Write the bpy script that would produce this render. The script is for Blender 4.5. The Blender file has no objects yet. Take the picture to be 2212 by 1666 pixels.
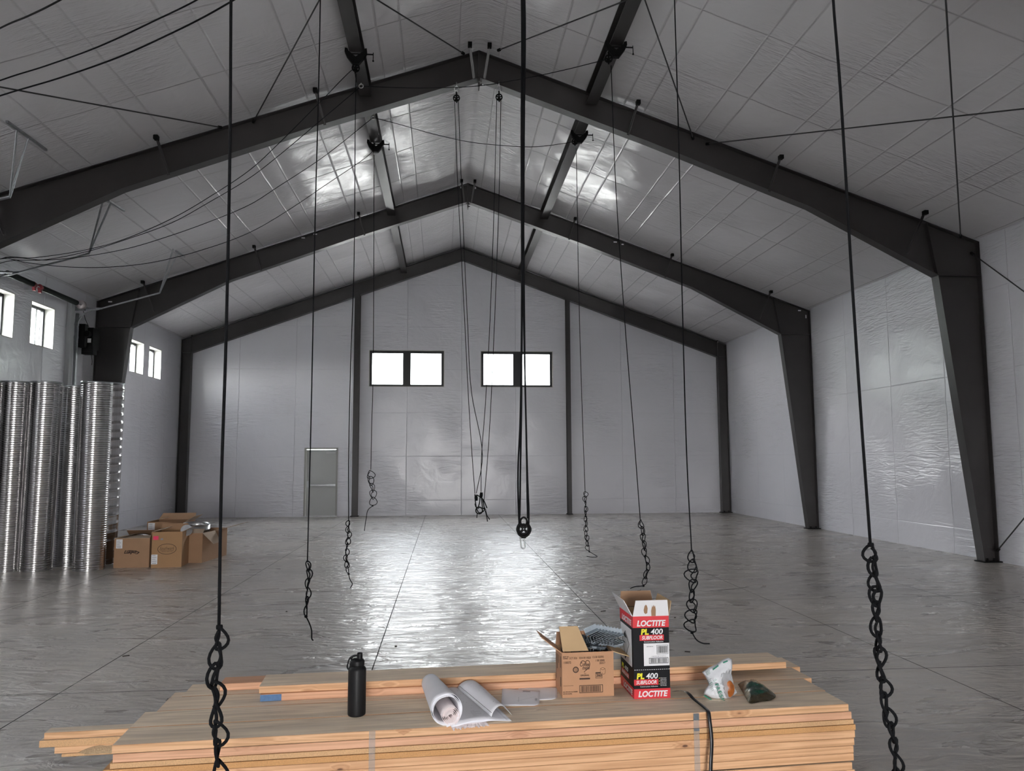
import bpy, math, random
import numpy as np
from mathutils import Vector, Matrix, noise
random.seed(7)
PI = math.pi
scene = bpy.context.scene
COL = scene.collection

# ------------------------------------------------------------------ camera
FPX, YAW, PITCH, ROLL = 1647.4, 0.08786, 0.09641, -0.00415
CAMZ = 1.84
def _basis():
    cy, sy, cp, sp = math.cos(YAW), math.sin(YAW), math.cos(PITCH), math.sin(PITCH)
    F = Vector((sy*cp, cy*cp, sp)); R = Vector((cy, -sy, 0)); U = R.cross(F)
    c, s = math.cos(ROLL), math.sin(ROLL)
    return c*R + s*U, -s*R + c*U, F
CR, CU, CF = _basis()
CP = Vector((0, 0, CAMZ))
cam = bpy.data.cameras.new('camera'); camo = bpy.data.objects.new('camera', cam); COL.objects.link(camo)
cam.sensor_fit = 'HORIZONTAL'; cam.sensor_width = 36; cam.lens = FPX*36/2212
cam.clip_start = 0.05; cam.clip_end = 500
M = Matrix((CR, CU, -CF)).transposed().to_4x4(); M.translation = CP
camo.matrix_world = M
scene.camera = camo
scene.view_settings.view_transform = 'Standard'; scene.view_settings.look = 'None'
scene.view_settings.gamma = 1; scene.view_settings.exposure = 0.38
scene.view_settings.use_curve_mapping = False

# ------------------------------------------------------------------ light: overcast sky through windows and open doors
SKY = 38.0
w = bpy.data.worlds.new('world'); scene.world = w; w.use_nodes = True
nt = w.node_tree; nt.nodes.clear()
bg = nt.nodes.new('ShaderNodeBackground'); out = nt.nodes.new('ShaderNodeOutputWorld')
tc = nt.nodes.new('ShaderNodeTexCoord'); sep = nt.nodes.new('ShaderNodeSeparateXYZ'); rmp = nt.nodes.new('ShaderNodeValToRGB')
nt.links.new(tc.outputs['Generated'], sep.inputs[0]); nt.links.new(sep.outputs['Z'], rmp.inputs[0])
rmp.color_ramp.elements[0].position = 0.0; rmp.color_ramp.elements[0].color = (1.0, 0.985, 0.965, 1)
rmp.color_ramp.elements[1].position = 0.7; rmp.color_ramp.elements[1].color = (0.86, 0.92, 1.0, 1)
nt.links.new(rmp.outputs[0], bg.inputs[0]); bg.inputs[1].default_value = SKY
nt.links.new(bg.outputs[0], out.inputs[0])
def portal(loc, direction, sx, sy):
    l = bpy.data.lights.new('sky_portal', 'AREA'); l.shape = 'RECTANGLE'; l.size = sx; l.size_y = sy
    o = bpy.data.objects.new('sky_portal', l); COL.objects.link(o); o.location = loc
    o.rotation_euler = Vector(direction).to_track_quat('-Z', 'Y').to_euler()
    l.cycles.is_portal = True
    return o

# ------------------------------------------------------------------ building dimensions (metres)
XL, XR = -8.585, 9.732
YB, YM, YN = 25.574, 19.445, 12.929        # back, middle and near frames
YFRONT = -12.3
EAVE, RIDGE, XC = 5.785, 9.055, 0.573
KS = (RIDGE-EAVE)/(XR-XC)
CTH = 1/math.sqrt(1+KS*KS)
YW = YB+0.14                                # inner face of the back wall
def roofz(x): return RIDGE-KS*abs(x-XC)
portal((XC, YFRONT-0.05, 1.7), (0, 1, 0), 3.8, 3.4)
portal((-1.27, YW+0.35, 4.9), (0, -1, 0), 2.6, 1.35)
portal((2.43, YW+0.35, 4.9), (0, -1, 0), 2.6, 1.35)

# rays through the photograph: where a thing seen at a pixel stands on a known plane
def ray(x, y): return CR*((x-1106)/FPX) - CU*((y-833)/FPX) + CF
def atY(x, y, Y): v = ray(x, y); return CP + v*(Y/v.y)
def atZ(x, y, Z): v = ray(x, y); return CP + v*((Z-CAMZ)/v.z)
def atX(x, y, X): v = ray(x, y); return CP + v*(X/v.x)
def atRoof(x, y, side, off=0.0):
    v = ray(x, y); n = Vector((KS*side, 0, 1))
    return CP + v*(((RIDGE+off)-(CAMZ-KS*side*XC))/v.dot(n))

# ------------------------------------------------------------------ materials
MATS = {}
def nmat(name):
    m = bpy.data.materials.new(name); m.use_nodes = True
    MATS[name] = m
    nt = m.node_tree; b = nt.nodes['Principled BSDF']
    return m, nt, b
def N(nt, t, **kw):
    n = nt.nodes.new(t)
    for k, v in kw.items():
        if k.startswith('i_'):
            n.inputs[k[2:].replace('_', ' ')].default_value = v
        else: setattr(n, k, v)
    return n
def L(nt, a, b): nt.links.new(a, b)
def math_n(nt, op, a, b=None, clamp=False):
    n = nt.nodes.new('ShaderNodeMath'); n.operation = op; n.use_clamp = clamp
    for i, v in enumerate((a, b)):
        if v is None: continue
        if isinstance(v, (int, float)): n.inputs[i].default_value = v
        else: nt.links.new(v, n.inputs[i])
    return n.outputs[0]
def linemask(nt, coord, period, phase, width):
    """1 on thin lines every `period`, 0 elsewhere"""
    f = math_n(nt, 'FRACT', math_n(nt, 'DIVIDE', math_n(nt, 'SUBTRACT', coord, phase-period/2), period))
    d = math_n(nt, 'MULTIPLY', math_n(nt, 'ABSOLUTE', math_n(nt, 'SUBTRACT', f, 0.5)), period)
    return math_n(nt, 'SUBTRACT', 1.0, math_n(nt, 'DIVIDE', d, width, True), True)
def mix(nt, fac, a, b, typ='RGBA', blend='MIX'):
    n = nt.nodes.new('ShaderNodeMix'); n.data_type = typ; 
    if typ == 'RGBA': n.blend_type = blend; ia, ib, o = n.inputs[6], n.inputs[7], n.outputs[2]
    else: ia, ib, o = n.inputs[2], n.inputs[3], n.outputs[0]
    if isinstance(fac, (int, float)): n.inputs[0].default_value = fac
    else: nt.links.new(fac, n.inputs[0])
    for i, v in ((ia, a), (ib, b)):
        if hasattr(v, 'is_linked') or hasattr(v, 'links'): nt.links.new(v, i)
        else: i.default_value = (*v, 1) if typ == 'RGBA' and len(v) == 3 else v
    return o
def simple(name, col, rough=0.5, metal=0.0, spec=0.5, var=0.0, scale=8.0, bump=0.0, alpha=1.0, coat=0.0):
    m, nt, b = nmat(name)
    b.inputs['Base Color'].default_value = (*col, 1); b.inputs['Roughness'].default_value = rough
    b.inputs['Metallic'].default_value = metal; b.inputs['Specular IOR Level'].default_value = spec
    b.inputs['Coat Weight'].default_value = coat
    b.inputs['Alpha'].default_value = alpha
    if var or bump:
        t = N(nt, 'ShaderNodeTexCoord'); n = N(nt, 'ShaderNodeTexNoise'); n.inputs['Scale'].default_value = scale
        n.inputs['Detail'].default_value = 5; L(nt, t.outputs['Object'], n.inputs['Vector'])
        if var:
            c = mix(nt, n.outputs['Fac'], tuple(v*(1-var) for v in col), tuple(min(1, v*(1+var)) for v in col))
            L(nt, c, b.inputs['Base Color'])
        if bump:
            bp = N(nt, 'ShaderNodeBump'); bp.inputs['Strength'].default_value = bump; bp.inputs['Distance'].default_value = 0.02
            L(nt, n.outputs['Fac'], bp.inputs['Height']); L(nt, bp.outputs[0], b.inputs['Normal'])
    return m

def vinyl(name, mode):
    """white plastic insulation facing: strap and seam lines, taut wrinkles"""
    m, nt, b = nmat(name)
    t = N(nt, 'ShaderNodeTexCoord'); s = N(nt, 'ShaderNodeSeparateXYZ')
    L(nt, t.outputs['UV'], s.inputs[0]); U_, V_ = s.outputs[0], s.outputs[1]
    cx = N(nt, 'ShaderNodeCombineXYZ'); L(nt, U_, cx.inputs[0]); L(nt, V_, cx.inputs[1])
    def nz(sx, sy, scale, detail, dist, rot=0):
        mp = N(nt, 'ShaderNodeMapping'); mp.inputs['Scale'].default_value = (sx, sy, 1); mp.inputs['Rotation'].default_value = (0, 0, rot)
        L(nt, cx.outputs[0], mp.inputs[0]); n = N(nt, 'ShaderNodeTexNoise')
        n.inputs['Scale'].default_value = scale; n.inputs['Detail'].default_value = detail; n.inputs['Distortion'].default_value = dist
        L(nt, mp.outputs[0], n.inputs['Vector']); return n.outputs['Fac']
    patch = nz(1, 1, 0.45, 2, 0.3)
    patch = math_n(nt, 'MULTIPLY', math_n(nt, 'SUBTRACT', patch, 0.47), 5.0, True)
    if mode == 'roof': patch = math_n(nt, 'MAXIMUM', patch, math_n(nt, 'MULTIPLY', math_n(nt, 'SUBTRACT', 1.5, U_), 1.2, True))
    ws = 2.3 if mode == 'roof' else 1.6
    w1 = nz(1.0, 6.0, ws, 3, 0.6, 0.75); w2 = nz(1.0, 7.0, ws*0.9, 3, 0.8, -0.65); w3 = nz(1, 1, 2.2, 4, 1.2)
    w1 = math_n(nt, 'ABSOLUTE', math_n(nt, 'SUBTRACT', w1, 0.5)); w2 = math_n(nt, 'ABSOLUTE', math_n(nt, 'SUBTRACT', w2, 0.5))
    h = math_n(nt, 'ADD', math_n(nt, 'MULTIPLY', math_n(nt, 'ADD', w1, w2), patch), math_n(nt, 'MULTIPLY', w3, 0.28 if mode == 'roof' else 0.22))
    if mode == 'roof':
        a = math_n(nt, 'MAXIMUM', linemask(nt, U_, 1.3, 0.0, 0.02), linemask(nt, U_, 1.3, 0.36, 0.02))
        c = linemask(nt, V_, 1.63, 0.0, 0.02)
        lines = math_n(nt, 'MAXIMUM', a, c); dark = 0.17; bh = 0.3
        b.inputs['Roughness'].default_value = 0.23
        bs, bd = 0.6, 0.06
    else:
        a = math_n(nt, 'MAXIMUM', linemask(nt, U_, 1.83, 0.55, 0.015), math_n(nt, 'MULTIPLY', linemask(nt, V_, 1.45, 0.5, 0.012), 0.4))
        lines = a; dark = 0.08; bh = 0.2
        b.inputs['Roughness'].default_value = 0.3
        bs, bd = 0.7, 0.07
    h = math_n(nt, 'ADD', h, math_n(nt, 'MULTIPLY', lines, bh))
    bp = N(nt, 'ShaderNodeBump'); bp.inputs['Strength'].default_value = bs; bp.inputs['Distance'].default_value = bd
    L(nt, h, bp.inputs['Height']); L(nt, bp.outputs[0], b.inputs['Normal'])
    base = (0.655, 0.645, 0.67) if mode == 'roof' else (0.655, 0.655, 0.70)
    c = mix(nt, math_n(nt, 'MULTIPLY', lines, dark), base, (0.25, 0.25, 0.26))
    L(nt, c, b.inputs['Base Color']); b.inputs['Specular IOR Level'].default_value = 1.0
    return m
VIN_ROOF = vinyl('white_vinyl_roof', 'roof'); VIN_WALL = vinyl('white_vinyl_wall', 'wall')

def concrete():
    m, nt, b = nmat('trowelled_concrete')
    t = N(nt, 'ShaderNodeTexCoord'); s = N(nt, 'ShaderNodeSeparateXYZ'); L(nt, t.outputs['Object'], s.inputs[0])
    def nz(sc, scale, detail, dist, rot=0):
        mp = N(nt, 'ShaderNodeMapping'); mp.inputs['Scale'].default_value = sc; mp.inputs['Rotation'].default_value = (0, 0, rot)
        L(nt, t.outputs['Object'], mp.inputs[0]); n = N(nt, 'ShaderNodeTexNoise')
        n.inputs['Scale'].default_value = scale; n.inputs['Detail'].default_value = detail; n.inputs['Distortion'].default_value = dist
        L(nt, mp.outputs[0], n.inputs['Vector']); return n.outputs['Fac']
    big = nz((1, 1, 1), 0.35, 4, 0.6); mid = nz((1, 1.5, 1), 1.1, 7, 1.6); streak = nz((0.85, 2.0, 1), 3.0, 4.5, 1.8, 0.12)
    swirl = nz((0.6, 1.3, 1), 1.3, 4, 1.6, -0.1)
    c = mix(nt, math_n(nt, 'MULTIPLY', math_n(nt, 'SUBTRACT', big, 0.3), 2.2, True), (0.45, 0.42, 0.385), (0.62, 0.565, 0.50))
    c = mix(nt, math_n(nt, 'MULTIPLY', math_n(nt, 'SUBTRACT', mid, 0.32), 2.4, True), mix(nt, 0.3, c, (0.25, 0.25, 0.26)), c)
    c = mix(nt, math_n(nt, 'MULTIPLY', math_n(nt, 'SUBTRACT', streak, 0.5), 3, True), c, mix(nt, 0.22, c, (0.70, 0.66, 0.60)))
    c = mix(nt, math_n(nt, 'MULTIPLY', math_n(nt, 'SUBTRACT', swirl, 0.52), 3.5, True), c, mix(nt, 0.10, c, (0.16, 0.16, 0.175)))
    jx = linemask(nt, s.outputs[0], 2.42, -0.63, 0.007); jy = linemask(nt, s.outputs[1], 3.3, 9.86, 0.007)
    j = math_n(nt, 'MULTIPLY', math_n(nt, 'MAXIMUM', jx, jy), 2.0, True)
    L(nt, mix(nt, j, c, (0.05, 0.048, 0.045)), b.inputs['Base Color'])
    r = math_n(nt, 'ADD', 0.15, math_n(nt, 'MULTIPLY', swirl, 0.30)); L(nt, math_n(nt, 'MAXIMUM', r, j), b.inputs['Roughness'])
    h = math_n(nt, 'ADD', streak, math_n(nt, 'MULTIPLY', mid, 0.25))
    bp = N(nt, 'ShaderNodeBump'); bp.inputs['Strength'].default_value = 0.8; bp.inputs['Distance'].default_value = 0.038
    L(nt, h, bp.inputs['Height']); L(nt, bp.outputs[0], b.inputs['Normal']); L(nt, bp.outputs[0], b.inputs['Coat Normal'])
    nj = math_n(nt, 'SUBTRACT', 1.0, j)
    L(nt, math_n(nt, 'MULTIPLY', nj, 0.8), b.inputs['Specular IOR Level']); L(nt, math_n(nt, 'MULTIPLY', nj, 0.3), b.inputs['Coat Weight']); b.inputs['Coat Roughness'].default_value = 0.17
    return m
CONC = concrete()

def wood(name, c1, c2, face, seed=0.0, ring=9.0):
    """face: grain seen on the wide face, else on the narrow edge"""
    m, nt, b = nmat(name)
    t = N(nt, 'ShaderNodeTexCoord')
    oi = N(nt, 'ShaderNodeObjectInfo')
    off = N(nt, 'ShaderNodeVectorMath', operation='ADD'); cmb = N(nt, 'ShaderNodeCombineXYZ')
    L(nt, math_n(nt, 'MULTIPLY', oi.outputs['Random'], 37.0), cmb.inputs[0]); L(nt, math_n(nt, 'MULTIPLY', oi.outputs['Random'], 11.0), cmb.inputs[1]); L(nt, math_n(nt, 'MULTIPLY', oi.outputs['Random'], 5.0), cmb.inputs[2])
    L(nt, t.outputs['Object'], off.inputs[0]); L(nt, cmb.outputs[0], off.inputs[1])
    def mapped(sc):
        mp = N(nt, 'ShaderNodeMapping'); mp.inputs['Scale'].default_value = sc; mp.inputs['Location'].default_value = (seed, seed, seed); L(nt, off.outputs[0], mp.inputs[0]); return mp.outputs[0]
    # knots: sparse voronoi cells, flat in the direction across the surface
    vo = N(nt, 'ShaderNodeTexVoronoi'); vo.inputs['Scale'].default_value = 1.0; vo.inputs['Randomness'].default_value = 1.0
    L(nt, mapped((7, 7, 0) if face else (7, 0, 16)), vo.inputs['Vector'])
    sc = N(nt, 'ShaderNodeSeparateXYZ'); L(nt, vo.outputs['Color'], sc.inputs[0])
    pick = math_n(nt, 'GREATER_THAN', sc.outputs[0], 0.93)
    dist = vo.outputs['Distance']
    rad = 0.09 if face else 0.13
    k = math_n(nt, 'MULTIPLY', pick, math_n(nt, 'SUBTRACT', 1.0, math_n(nt, 'DIVIDE', dist, rad, True), True))
    halo = math_n(nt, 'MULTIPLY', pick, math_n(nt, 'SUBTRACT', 1.0, math_n(nt, 'DIVIDE', dist, rad*4, True), True))
    n1 = N(nt, 'ShaderNodeTexNoise'); n1.inputs['Scale'].default_value = 1.0; n1.inputs['Detail'].default_value = 2; n1.inputs['Distortion'].default_value = 0.2
    L(nt, mapped((0.7, 9, 2) if face else (0.7, 2, 22)), n1.inputs['Vector'])
    rings = math_n(nt, 'FRACT', math_n(nt, 'ADD', math_n(nt, 'MULTIPLY', n1.outputs['Fac'], ring), math_n(nt, 'MULTIPLY', halo, 2.2)))
    rings = math_n(nt, 'MULTIPLY', math_n(nt, 'ABSOLUTE', math_n(nt, 'SUBTRACT', rings, 0.5)), 2.0)
    n2 = N(nt, 'ShaderNodeTexNoise'); n2.inputs['Scale'].default_value = 2; n2.inputs['Detail'].default_value = 4; L(nt, mapped((1.5, 70, 70)), n2.inputs['Vector'])
    f = math_n(nt, 'ADD', math_n(nt, 'MULTIPLY', rings, 0.75), math_n(nt, 'MULTIPLY', n2.outputs['Fac'], 0.5))
    c = mix(nt, math_n(nt, 'SUBTRACT', f, 0.15, True), c2, c1)
    rv = math_n(nt, 'MULTIPLY', oi.outputs['Random'], 0.25)
    c = mix(nt, rv, c, (c1[0]*0.97, c1[1]*0.82, c1[2]*0.75))
    # weathered smudges running along the board
    n3 = N(nt, 'ShaderNodeTexNoise'); n3.inputs['Scale'].default_value = 1; n3.inputs['Detail'].default_value = 5; L(nt, mapped((1.2, 10, 10)), n3.inputs['Vector'])
    c = mix(nt, math_n(nt, 'MULTIPLY', math_n(nt, 'SUBTRACT', n3.outputs['Fac'], 0.52), 2.5 if face else 1.0, True), c, (c2[0]*0.72, c2[1]*0.70, c2[2]*0.70))
    c = mix(nt, math_n(nt, 'MULTIPLY', halo, 0.7), c, (c2[0]*0.7, c2[1]*0.55, c2[2]*0.45))
    c = mix(nt, math_n(nt, 'MULTIPLY', k, 2.5, True), c, (0.13, 0.055, 0.025))
    L(nt, c, b.inputs['Base Color']); b.inputs['Roughness'].default_value = 0.6
    bp = N(nt, 'ShaderNodeBump'); bp.inputs['Strength'].default_value = 0.15; bp.inputs['Distance'].default_value = 0.003
    L(nt, f, bp.inputs['Height']); L(nt, bp.outputs[0], b.inputs['Normal'])
    return m
W_FACE = wood('board_face_window_lit', (0.93, 0.79, 0.61), (0.66, 0.54, 0.41), True, 0.0, 7)  # paler, greyer than the edges: real tone plus window light put into the colour
W_EDGE = wood('board_edge', (0.82, 0.51, 0.29), (0.54, 0.29, 0.14), False, 3.0, 6)  # warmer than the faces, partly door light put into the colour
W_PINK = wood('reddish_board', (0.79, 0.45, 0.28), (0.58, 0.31, 0.18), False, 5.0, 5)
PARTB = simple('particle_board_edge', (0.64, 0.39, 0.20), 0.8, var=0.35, scale=160, bump=0.2)
PARTO = simple('orange_sheet_edge', (0.60, 0.32, 0.13), 0.8, var=0.3, scale=160, bump=0.2)
BLUEP = simple('blue_end_paint', (0.10, 0.20, 0.38), 0.7, var=0.3, scale=60)
STEEL = simple('dark_painted_steel', (0.030, 0.026, 0.026), 0.38, var=0.22, scale=3)
STEELD = simple('black_steel', (0.006, 0.006, 0.006), 0.6, spec=0.15)
PLATE = simple('bare_clip_plate', (0.5, 0.5, 0.5), 0.5)
ROPE = simple('black_rope', (0.006, 0.0065, 0.008), 0.8, spec=0.2, bump=0.3, scale=300)
ROD = simple('bracing_rod_steel', (0.03, 0.03, 0.032), 0.5)
ZINC = simple('zinc_plated', (0.62, 0.62, 0.62), 0.3, metal=1)
GALV = simple('galvanised_steel', (0.50, 0.52, 0.54), 0.3, metal=1, var=0.3, scale=14)
GALVD = simple('galvanised_hanger', (0.20, 0.225, 0.25), 0.42, metal=0.85, var=0.3, scale=60)
DUCT = simple('spiral_duct_metal', (0.50, 0.49, 0.49), 0.2, metal=1, var=0.2, scale=5)
CARD = simple('brown_cardboard', (0.36, 0.215, 0.125), 0.85, var=0.1, scale=5)
CARDP = simple('carton_printed_side', (0.50, 0.275, 0.155), 0.8, var=0.08, scale=12)
CARDI = simple('cardboard_inside', (0.52, 0.36, 0.20), 0.88, var=0.1, scale=9)
CARDW = simple('pale_cardboard', (0.46, 0.36, 0.27), 0.88, var=0.12, scale=6)
WHITE = simple('white_print', (0.80, 0.80, 0.82), 0.6)
RED = simple('red_print', (0.66, 0.018, 0.03), 0.45)
BLACKP = simple('black_print', (0.009, 0.009, 0.011), 0.5, spec=0.15)
YEL = simple('yellow_print', (0.85, 0.78, 0.02), 0.5)
INK = simple('brown_black_ink', (0.05, 0.028, 0.02), 0.8)
GREYI = simple('grey_ink', (0.28, 0.28, 0.31), 0.8)
PAPER = simple('white_paper', (0.88, 0.88, 0.92), 0.75, var=0.03, scale=10)
PAPERP = simple('paper_edges', (0.80, 0.72, 0.72), 0.8, var=0.1, scale=80)
BOTT = simple('matte_black_bottle', (0.007, 0.007, 0.008), 0.5, spec=0.3)
FRAMEW = simple('black_window_frame', (0.008, 0.009, 0.010), 0.4)
REVEAL = simple('white_window_reveal', (0.50, 0.50, 0.47), 0.6)
DOORM = simple('grey_door_paint', (0.42, 0.43, 0.42), 0.5)
GREEN = simple('green_print', (0.02, 0.20, 0.13), 0.5)
GREENF = simple('dark_green_foil', (0.012, 0.06, 0.04), 0.2, var=0.6, scale=25, bump=0.5, coat=0.3)
FOILG = simple('bronze_foil', (0.09, 0.07, 0.04), 0.22, metal=0.6, var=0.8, scale=40, bump=0.4)
BAGW = simple('white_bag_plastic', (0.70, 0.71, 0.74), 0.35, var=0.05, scale=20, bump=0.3)
PASTRY = simple('browned_pastry', (0.42, 0.12, 0.02), 0.4, var=0.9, scale=22, bump=0.3)
STRAP = simple('black_banding', (0.010, 0.010, 0.012), 0.3)
SAWD = simple('sawdust', (0.50, 0.36, 0.22), 0.95, var=0.25, scale=90, bump=0.6)
REDP = simple('dark_red_spring_cone', (0.20, 0.02, 0.03), 0.5)
PINKL = simple('pink_sticker', (0.85, 0.04, 0.14), 0.6)
CHIP = simple('dark_chip', (0.06, 0.05, 0.045), 0.9)
HILL = simple('hillside_trees', (0.27, 0.28, 0.25), 0.95, var=0.5, scale=0.6)
def clearmat(name, tr, col=(1, 1, 1), rough=0.05):
    m = bpy.data.materials.new(name); m.use_nodes = True; nt = m.node_tree; nt.nodes.clear()
    o = nt.nodes.new('ShaderNodeOutputMaterial'); mx = nt.nodes.new('ShaderNodeMixShader')
    a = nt.nodes.new('ShaderNodeBsdfTransparent'); g = nt.nodes.new('ShaderNodeBsdfPrincipled')
    a.inputs[0].default_value = (0.97, 0.98, 0.98, 1)
    g.inputs['Base Color'].default_value = (*col, 1); g.inputs['Roughness'].default_value = rough
    mx.inputs[0].default_value = tr
    nt.links.new(a.outputs[0], mx.inputs[1]); nt.links.new(g.outputs[0], mx.inputs[2]); nt.links.new(mx.outputs[0], o.inputs[0])
    return m
GLASS = clearmat('window_glass', 0.06, (0.02, 0.02, 0.02))
CLEAR = clearmat('clear_plastic_band', 0.2, (0.6, 0.6, 0.6), 0.25)
CLEARB = clearmat('clear_bag_film', 0.35, (0.75, 0.75, 0.78), 0.15)

# ------------------------------------------------------------------ mesh helpers
def worldloc(p):
    v = Vector((0, 0, 0))
    while p is not None: v = v + p.location; p = p.parent
    return v
class MB:
    def __init__(s): s.v = []; s.f = []; s.m = []; s.uv = None
    def add(s, vs, fs, mi=0):
        o = len(s.v); s.v += [Vector(q) for q in vs]; s.f += [tuple(i+o for i in f) for f in fs]; s.m += [mi]*len(fs); return s
    def box(s, c, d, rot=None, mi=0, fm=None):
        c = Vector(c); hx, hy, hz = d[0]/2, d[1]/2, d[2]/2
        vs = [Vector((x, y, z)) for x in (-hx, hx) for y in (-hy, hy) for z in (-hz, hz)]
        if rot is not None: vs = [rot @ q for q in vs]
        fs = [(0, 1, 3, 2), (4, 6, 7, 5), (0, 4, 5, 1), (2, 3, 7, 6), (0, 2, 6, 4), (1, 5, 7, 3)]
        o = len(s.v); s.v += [c+q for q in vs]; s.f += [tuple(i+o for i in f) for f in fs]
        s.m += (fm if fm else [mi]*6); return s
    def cbox(s, c, d, r, rot=None, mi=0):
        """box with chamfered long edges (x axis is the length)"""
        hx, hy, hz = d[0]/2, d[1]/2, d[2]/2
        prof = [(-hy+r, -hz), (hy-r, -hz), (hy, -hz+r), (hy, hz-r), (hy-r, hz), (-hy+r, hz), (-hy, hz-r), (-hy, -hz+r)]
        vs = [Vector((-hx, y, z)) for y, z in prof]+[Vector((hx, y, z)) for y, z in prof]
        if rot is not None: vs = [rot @ q for q in vs]
        n = 8; fs = [(i, (i+1) % n, n+(i+1) % n, n+i) for i in range(n)]
        o = len(s.v); s.v += [Vector(c)+q for q in vs]
        s.f += [tuple(i+o for i in f) for f in fs]; s.m += [mi[0] if i in (0, 4) else mi[1] for i in range(n)] if isinstance(mi, tuple) else [mi]*n
        s.f += [tuple(range(o+n-1, o-1, -1)), tuple(range(o+n, o+2*n))]; s.m += [mi[1] if isinstance(mi, tuple) else mi]*2
        return s
    def prism(s, poly, d, mi=0):
        """poly: 3D points, extruded along vector d"""
        n = len(poly); a = [Vector(p) for p in poly]; b = [p+Vector(d) for p in a]
        return s.add(a+b, [tuple(range(n))[::-1], tuple(range(n, 2*n))]+[(i, (i+1) % n, n+(i+1) % n, n+i) for i in range(n)], mi)
    def tube(s, pts, r, n=8, closed=False, mi=0, cap=True):
        pts = [Vector(p) for p in pts]; k = len(pts)
        rs = r if isinstance(r, (list, tuple)) else [r]*k
        up = None; rings = []
        for i in range(k):
            if closed: t = pts[(i+1) % k]-pts[i-1]
            else: t = pts[min(i+1, k-1)]-pts[max(i-1, 0)]
            if t.length < 1e-9: t = Vector((0, 0, 1))
            t.normalize()
            if up is None:
                up = Vector((0, 0, 1)) if abs(t.z) < 0.9 else Vector((1, 0, 0))
            a = up-t*up.dot(t)
            if a.length < 1e-4: a = t.orthogonal()
            a.normalize(); up = a; b = t.cross(a)
            rings.append([pts[i]+(a*math.cos(2*PI*j/n)+b*math.sin(2*PI*j/n))*rs[i] for j in range(n)])
        vs = [q for g in rings for q in g]; fs = []
        for i in range(k if closed else k-1):
            i2 = (i+1) % k
            for j in range(n): fs.append((i*n+j, i*n+(j+1) % n, i2*n+(j+1) % n, i2*n+j))
        if not closed and cap: fs += [tuple(range(n))[::-1], tuple(range((k-1)*n, k*n))]
        return s.add(vs, fs, mi)
    def lathe(s, prof, c=(0, 0, 0), n=24, axis=None, mi=0, cap=False):
        c = Vector(c); vs = []; k = len(prof)
        q = Vector(axis).to_track_quat('Z', 'Y') if axis is not None else None
        for r, z in prof:
            for j in range(n):
                p = Vector((r*math.cos(2*PI*j/n), r*math.sin(2*PI*j/n), z)); vs.append(c+(q @ p if q else p))
        fs = [(i*n+j, i*n+(j+1) % n, (i+1)*n+(j+1) % n, (i+1)*n+j) for i in range(k-1) for j in range(n)]
        if cap: fs += [tuple(range(n))[::-1], tuple(range((k-1)*n, k*n))]
        return s.add(vs, fs, mi)
    def grid(s, fn, nu, nv, mi=0):
        vs = [fn(i/nu, j/nv) for j in range(nv+1) for i in range(nu+1)]
        w_ = nu+1
        return s.add(vs, [(j*w_+i, j*w_+i+1, (j+1)*w_+i+1, (j+1)*w_+i) for j in range(nv) for i in range(nu)], mi)
    def rod(s, a, b, r, n=8, mi=0): return s.tube([a, b], r, n, mi=mi)
    def bar(s, a, b, w_, h_, mi=0, upv=(0, 0, 1)):
        """rectangular bar from a to b, width w_, height h_ (along upv)"""
        a = Vector(a); b = Vector(b); t = (b-a).normalized(); u = Vector(upv); u = (u-t*u.dot(t)).normalized(); r_ = t.cross(u)
        rot = Matrix((t, -r_, u)).transposed()
        return s.box((a+b)/2, ((b-a).length, w_, h_), rot, mi)
    def build(s, name, mats, parent=None, smooth=False, origin=None, label=None, local=False, solid=0.0):
        if not isinstance(mats, (list, tuple)): mats = [mats]
        me = bpy.data.meshes.new(name)
        if parent is not None and not local: off = worldloc(parent)
        else: off = Vector((0, 0, 0))
        org = Vector((0, 0, 0))
        if parent is None and not local:
            if origin is None:
                xs = [q.x for q in s.v]; ys = [q.y for q in s.v]; zs = [q.z for q in s.v]
                origin = ((min(xs)+max(xs))/2, (min(ys)+max(ys))/2, min(zs))
            org = Vector(origin)
        me.from_pydata([q-off-org for q in s.v], [], s.f); me.update()
        for m in mats: me.materials.append(m)
        for p, mi in zip(me.polygons, s.m): p.material_index = mi; p.use_smooth = smooth
        o = bpy.data.objects.new(name, me); COL.objects.link(o)
        o.location = org
        if parent is not None: o.parent = parent
        if label: o['label'] = label
        if solid:
            md = o.modifiers.new('thickness', 'SOLIDIFY'); md.thickness = solid; md.offset = 0
        return o
def thing(name, label, cat, loc=(0, 0, 0), group=None, rotz=0.0):
    o = bpy.data.objects.new(name, None); COL.objects.link(o); o.location = loc; o.rotation_euler = (0, 0, rotz)
    o.empty_display_size = 0.1
    o['label'] = label; o['category'] = cat
    if group: o['group'] = group
    return o
def tag(o, label, cat, group=None, kind=None):
    o['label'] = label; o['category'] = cat
    if group: o['group'] = group
    if kind: o['kind'] = kind
    return o
def struct(o): o['kind'] = 'structure'; return o
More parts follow.
